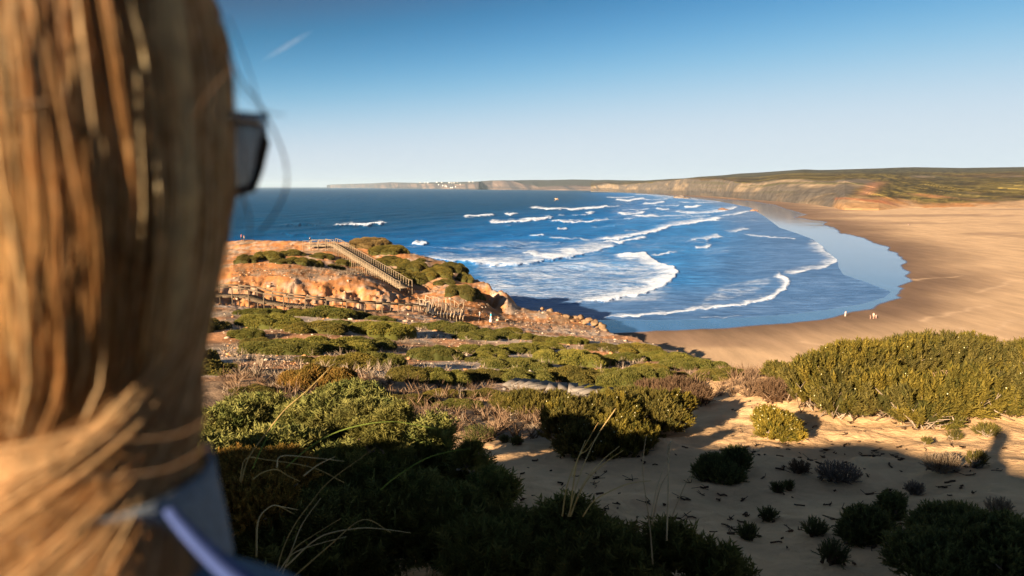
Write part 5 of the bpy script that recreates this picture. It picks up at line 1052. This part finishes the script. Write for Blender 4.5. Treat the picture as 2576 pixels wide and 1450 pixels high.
hp = [hair, strands('strand', 8200, 460, 28, (R(-75), R(150)), (-.20, -.42), .00042, M_HAIR), strands('strand', 1100, 60, 30, (R(-60), R(140)), (-.10, -.30), .00042, M_HAIR, lift=(.007, .014), pal=((.35, .17, .06), (.58, .32, .12), (.80, .54, .26), (.95, .80, .52))),
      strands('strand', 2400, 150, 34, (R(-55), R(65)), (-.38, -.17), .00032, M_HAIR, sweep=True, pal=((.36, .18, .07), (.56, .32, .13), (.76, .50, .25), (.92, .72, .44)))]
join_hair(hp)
# loose flyaway strands
FLY = [([(560,60),(600,190),(645,250),(690,330),(716,400),(722,460),(706,510),(676,560),(648,592)], .47, .0009), ([(590,165),(540,215),(505,265),(486,305)], .40, .0003), ([(575,40),(610,130),(640,220),(655,300),(640,420)], .48, .0005), ([(592,210),(640,262),(684,285),(716,290)], .46, .0004), ([(598,480),(622,520),(628,580),(618,640),(602,700)], .46, .0009), ([(-40,270),(60,262),(120,255)], .34, .0007), ([(600,300),(615,400),(612,500),(596,600)], .45, .0007), ([(530,1120),(420,1180),(260,1200),(100,1190)], .36, .0004), ([(535,1050),(440,1095),(300,1105),(150,1080)], .36, .0004)]
for L, D, r in FLY:
    q = np.array([P(u, v, D) for u, v in L]); t = np.linspace(0, len(q) - 1, 30); i0 = np.minimum(t.astype(int), len(q) - 2); fr = (t - i0)[:, None]; tang = np.gradient(q, axis=0)
    q2 = (2 * fr ** 3 - 3 * fr ** 2 + 1) * q[i0] + (fr ** 3 - 2 * fr ** 2 + fr) * tang[i0] + (3 * fr ** 2 - 2 * fr ** 3) * q[i0 + 1] + (fr ** 3 - fr ** 2) * tang[i0 + 1]
    m_ = MB(); m_.tube(toW(q2), r * .8, 4, (.22, .12, .05)); m_.build('loose_strand', M_HAIR, wm, True)
# sunglasses
M_FRAME = m_plain('black_plastic', (.012, .011, .012), .25, .5, .1, 20); M_LENS, n, l, bb = mat_base('tinted_lens', .05, .5); bb.inputs['Base Color'].default_value = (.10, .07, .09, 1); bb.inputs['Alpha'].default_value = .72
def hl(r, f, u): return toW(HC + RT * (r + .003) + FW * f + UPV * (u + .025))
def outline(cx_): return [(cx_ + sx * .029 * (1.0 if uy > 0 else .82), uy) for sx, uy in ((-1, .020), (-.5, .026), (0, .027), (.5, .027), (1.06, .027), (1.02, .008), (.92, -.012), (.6, -.026), (0, -.029), (-.6, -.024), (-.95, -.008))]
gl = MB()
for s_ in (-1, 1):
    o_ = [(s_ * x_, u_) for x_, u_ in outline(.034)]; pts3 = np.array([hl(x_, .118 - .16 * abs(x_) ** 1.6 * 2.0, u_) for x_, u_ in o_ + o_[:1]]); gl.tube(pts3, .0030, 6, flat=1.4)
    hinge = np.array([hl(s_ * .068, .108, .022), hl(s_ * .076, .088, .022), hl(s_ * .078, .03, .020), hl(s_ * .076, -.01, .014), hl(s_ * .073, -.03, -.006)]); gl.tube(hinge, .0028, 6, flat=2.0)
gl.tube(np.array([hl(-.010, .117, .012), hl(0, .119, .015), hl(.010, .117, .012)]), .003, 6)
fr_ = gl.build('sunglasses', M_FRAME, wm, True, False)
for s_ in (-1, 1):
    o_ = [(s_ * x_, u_) for x_, u_ in outline(.034)]; a_ = np.array([hl(x_, .118 - .16 * abs(x_) ** 1.6 * 2.0, u_) for x_, u_ in o_]); b_ = a_ + np.array((0, .0018, 0)); k = len(a_)
    v = np.concatenate([a_, b_, [a_.mean(0), b_.mean(0)]]); t = [(2 * k, i, (i + 1) % k) for i in range(k)] + [(2 * k + 1, k + (i + 1) % k, k + i) for i in range(k)]; mk('lens', v, np.array(t), M_LENS, fr_, False)
# denim jacket, collar and the blue hood edge
M_DENIM = m_plain('denim', (.085, .15, .22), .9, .1, .35, 220, .4); M_PERI = m_plain('periwinkle_cotton', (.045, .07, .20), .9, .1, .10, 90); M_SLATE = m_plain('dark_denim_collar', (.15, .18, .22), .9, .1, .3, 200, .4)
Z0 = CZ - wl[2]
jk = [(0, 0, Z0 - .62, .15, .11), (0, 0, Z0 - .48, .15, .11), (0, -.01, Z0 - .38, .14, .11), (0, -.01, Z0 - .27, .122, .112), (0, -.008, Z0 - .225, .084, .084)]
je = [(0, 1), (1, 2), (2, 3), (3, 4)]
for s_ in (-1, 1): b = len(jk); jk += [(s_ * .138, 0, Z0 - .300, .066, .066), (s_ * .20, .02, Z0 - .52, .05, .05), (s_ * .21, .06, Z0 - .74, .042, .042)]; je += [(3, b), (b, b + 1), (b + 1, b + 2)]
jacket = skin_obj('jacket', jk, je, M_DENIM, wm, 1)
a_ = np.linspace(R(-150), R(150), 40); m_ = MB(); rows_ = []
for z_, r_c in ((-.262, .094), (-.235, .091), (-.205, .087), (-.186, .085)): rows_.append(np.stack([HC + (-math.cos(x_) * FW + math.sin(x_) * RT) * r_c - FW * .012 + UPV * z_ for x_ in a_]))
for z_, r_c in ((-.188, .081), (-.235, .085), (-.262, .088)): rows_.append(np.stack([HC + (-math.cos(x_) * FW + math.sin(x_) * RT) * r_c - FW * .012 + UPV * z_ for x_ in a_]))
v = toW(np.concatenate(rows_)); mk('collar', v, gridfaces(7, 40), M_SLATE, jacket, True)
q = np.array([P(425, 1283, .385), P(455, 1320, .380), P(500, 1368, .375), P(560, 1425, .372), P(640, 1490, .37), P(720, 1545, .37)]); m_ = MB(); m_.tube(toW(resample(q, .006)), np.linspace(.004, .0095, len(resample(q, .006))), 8, flat=.6); m_.build('hood_edge', M_PERI, jacket, True, False)
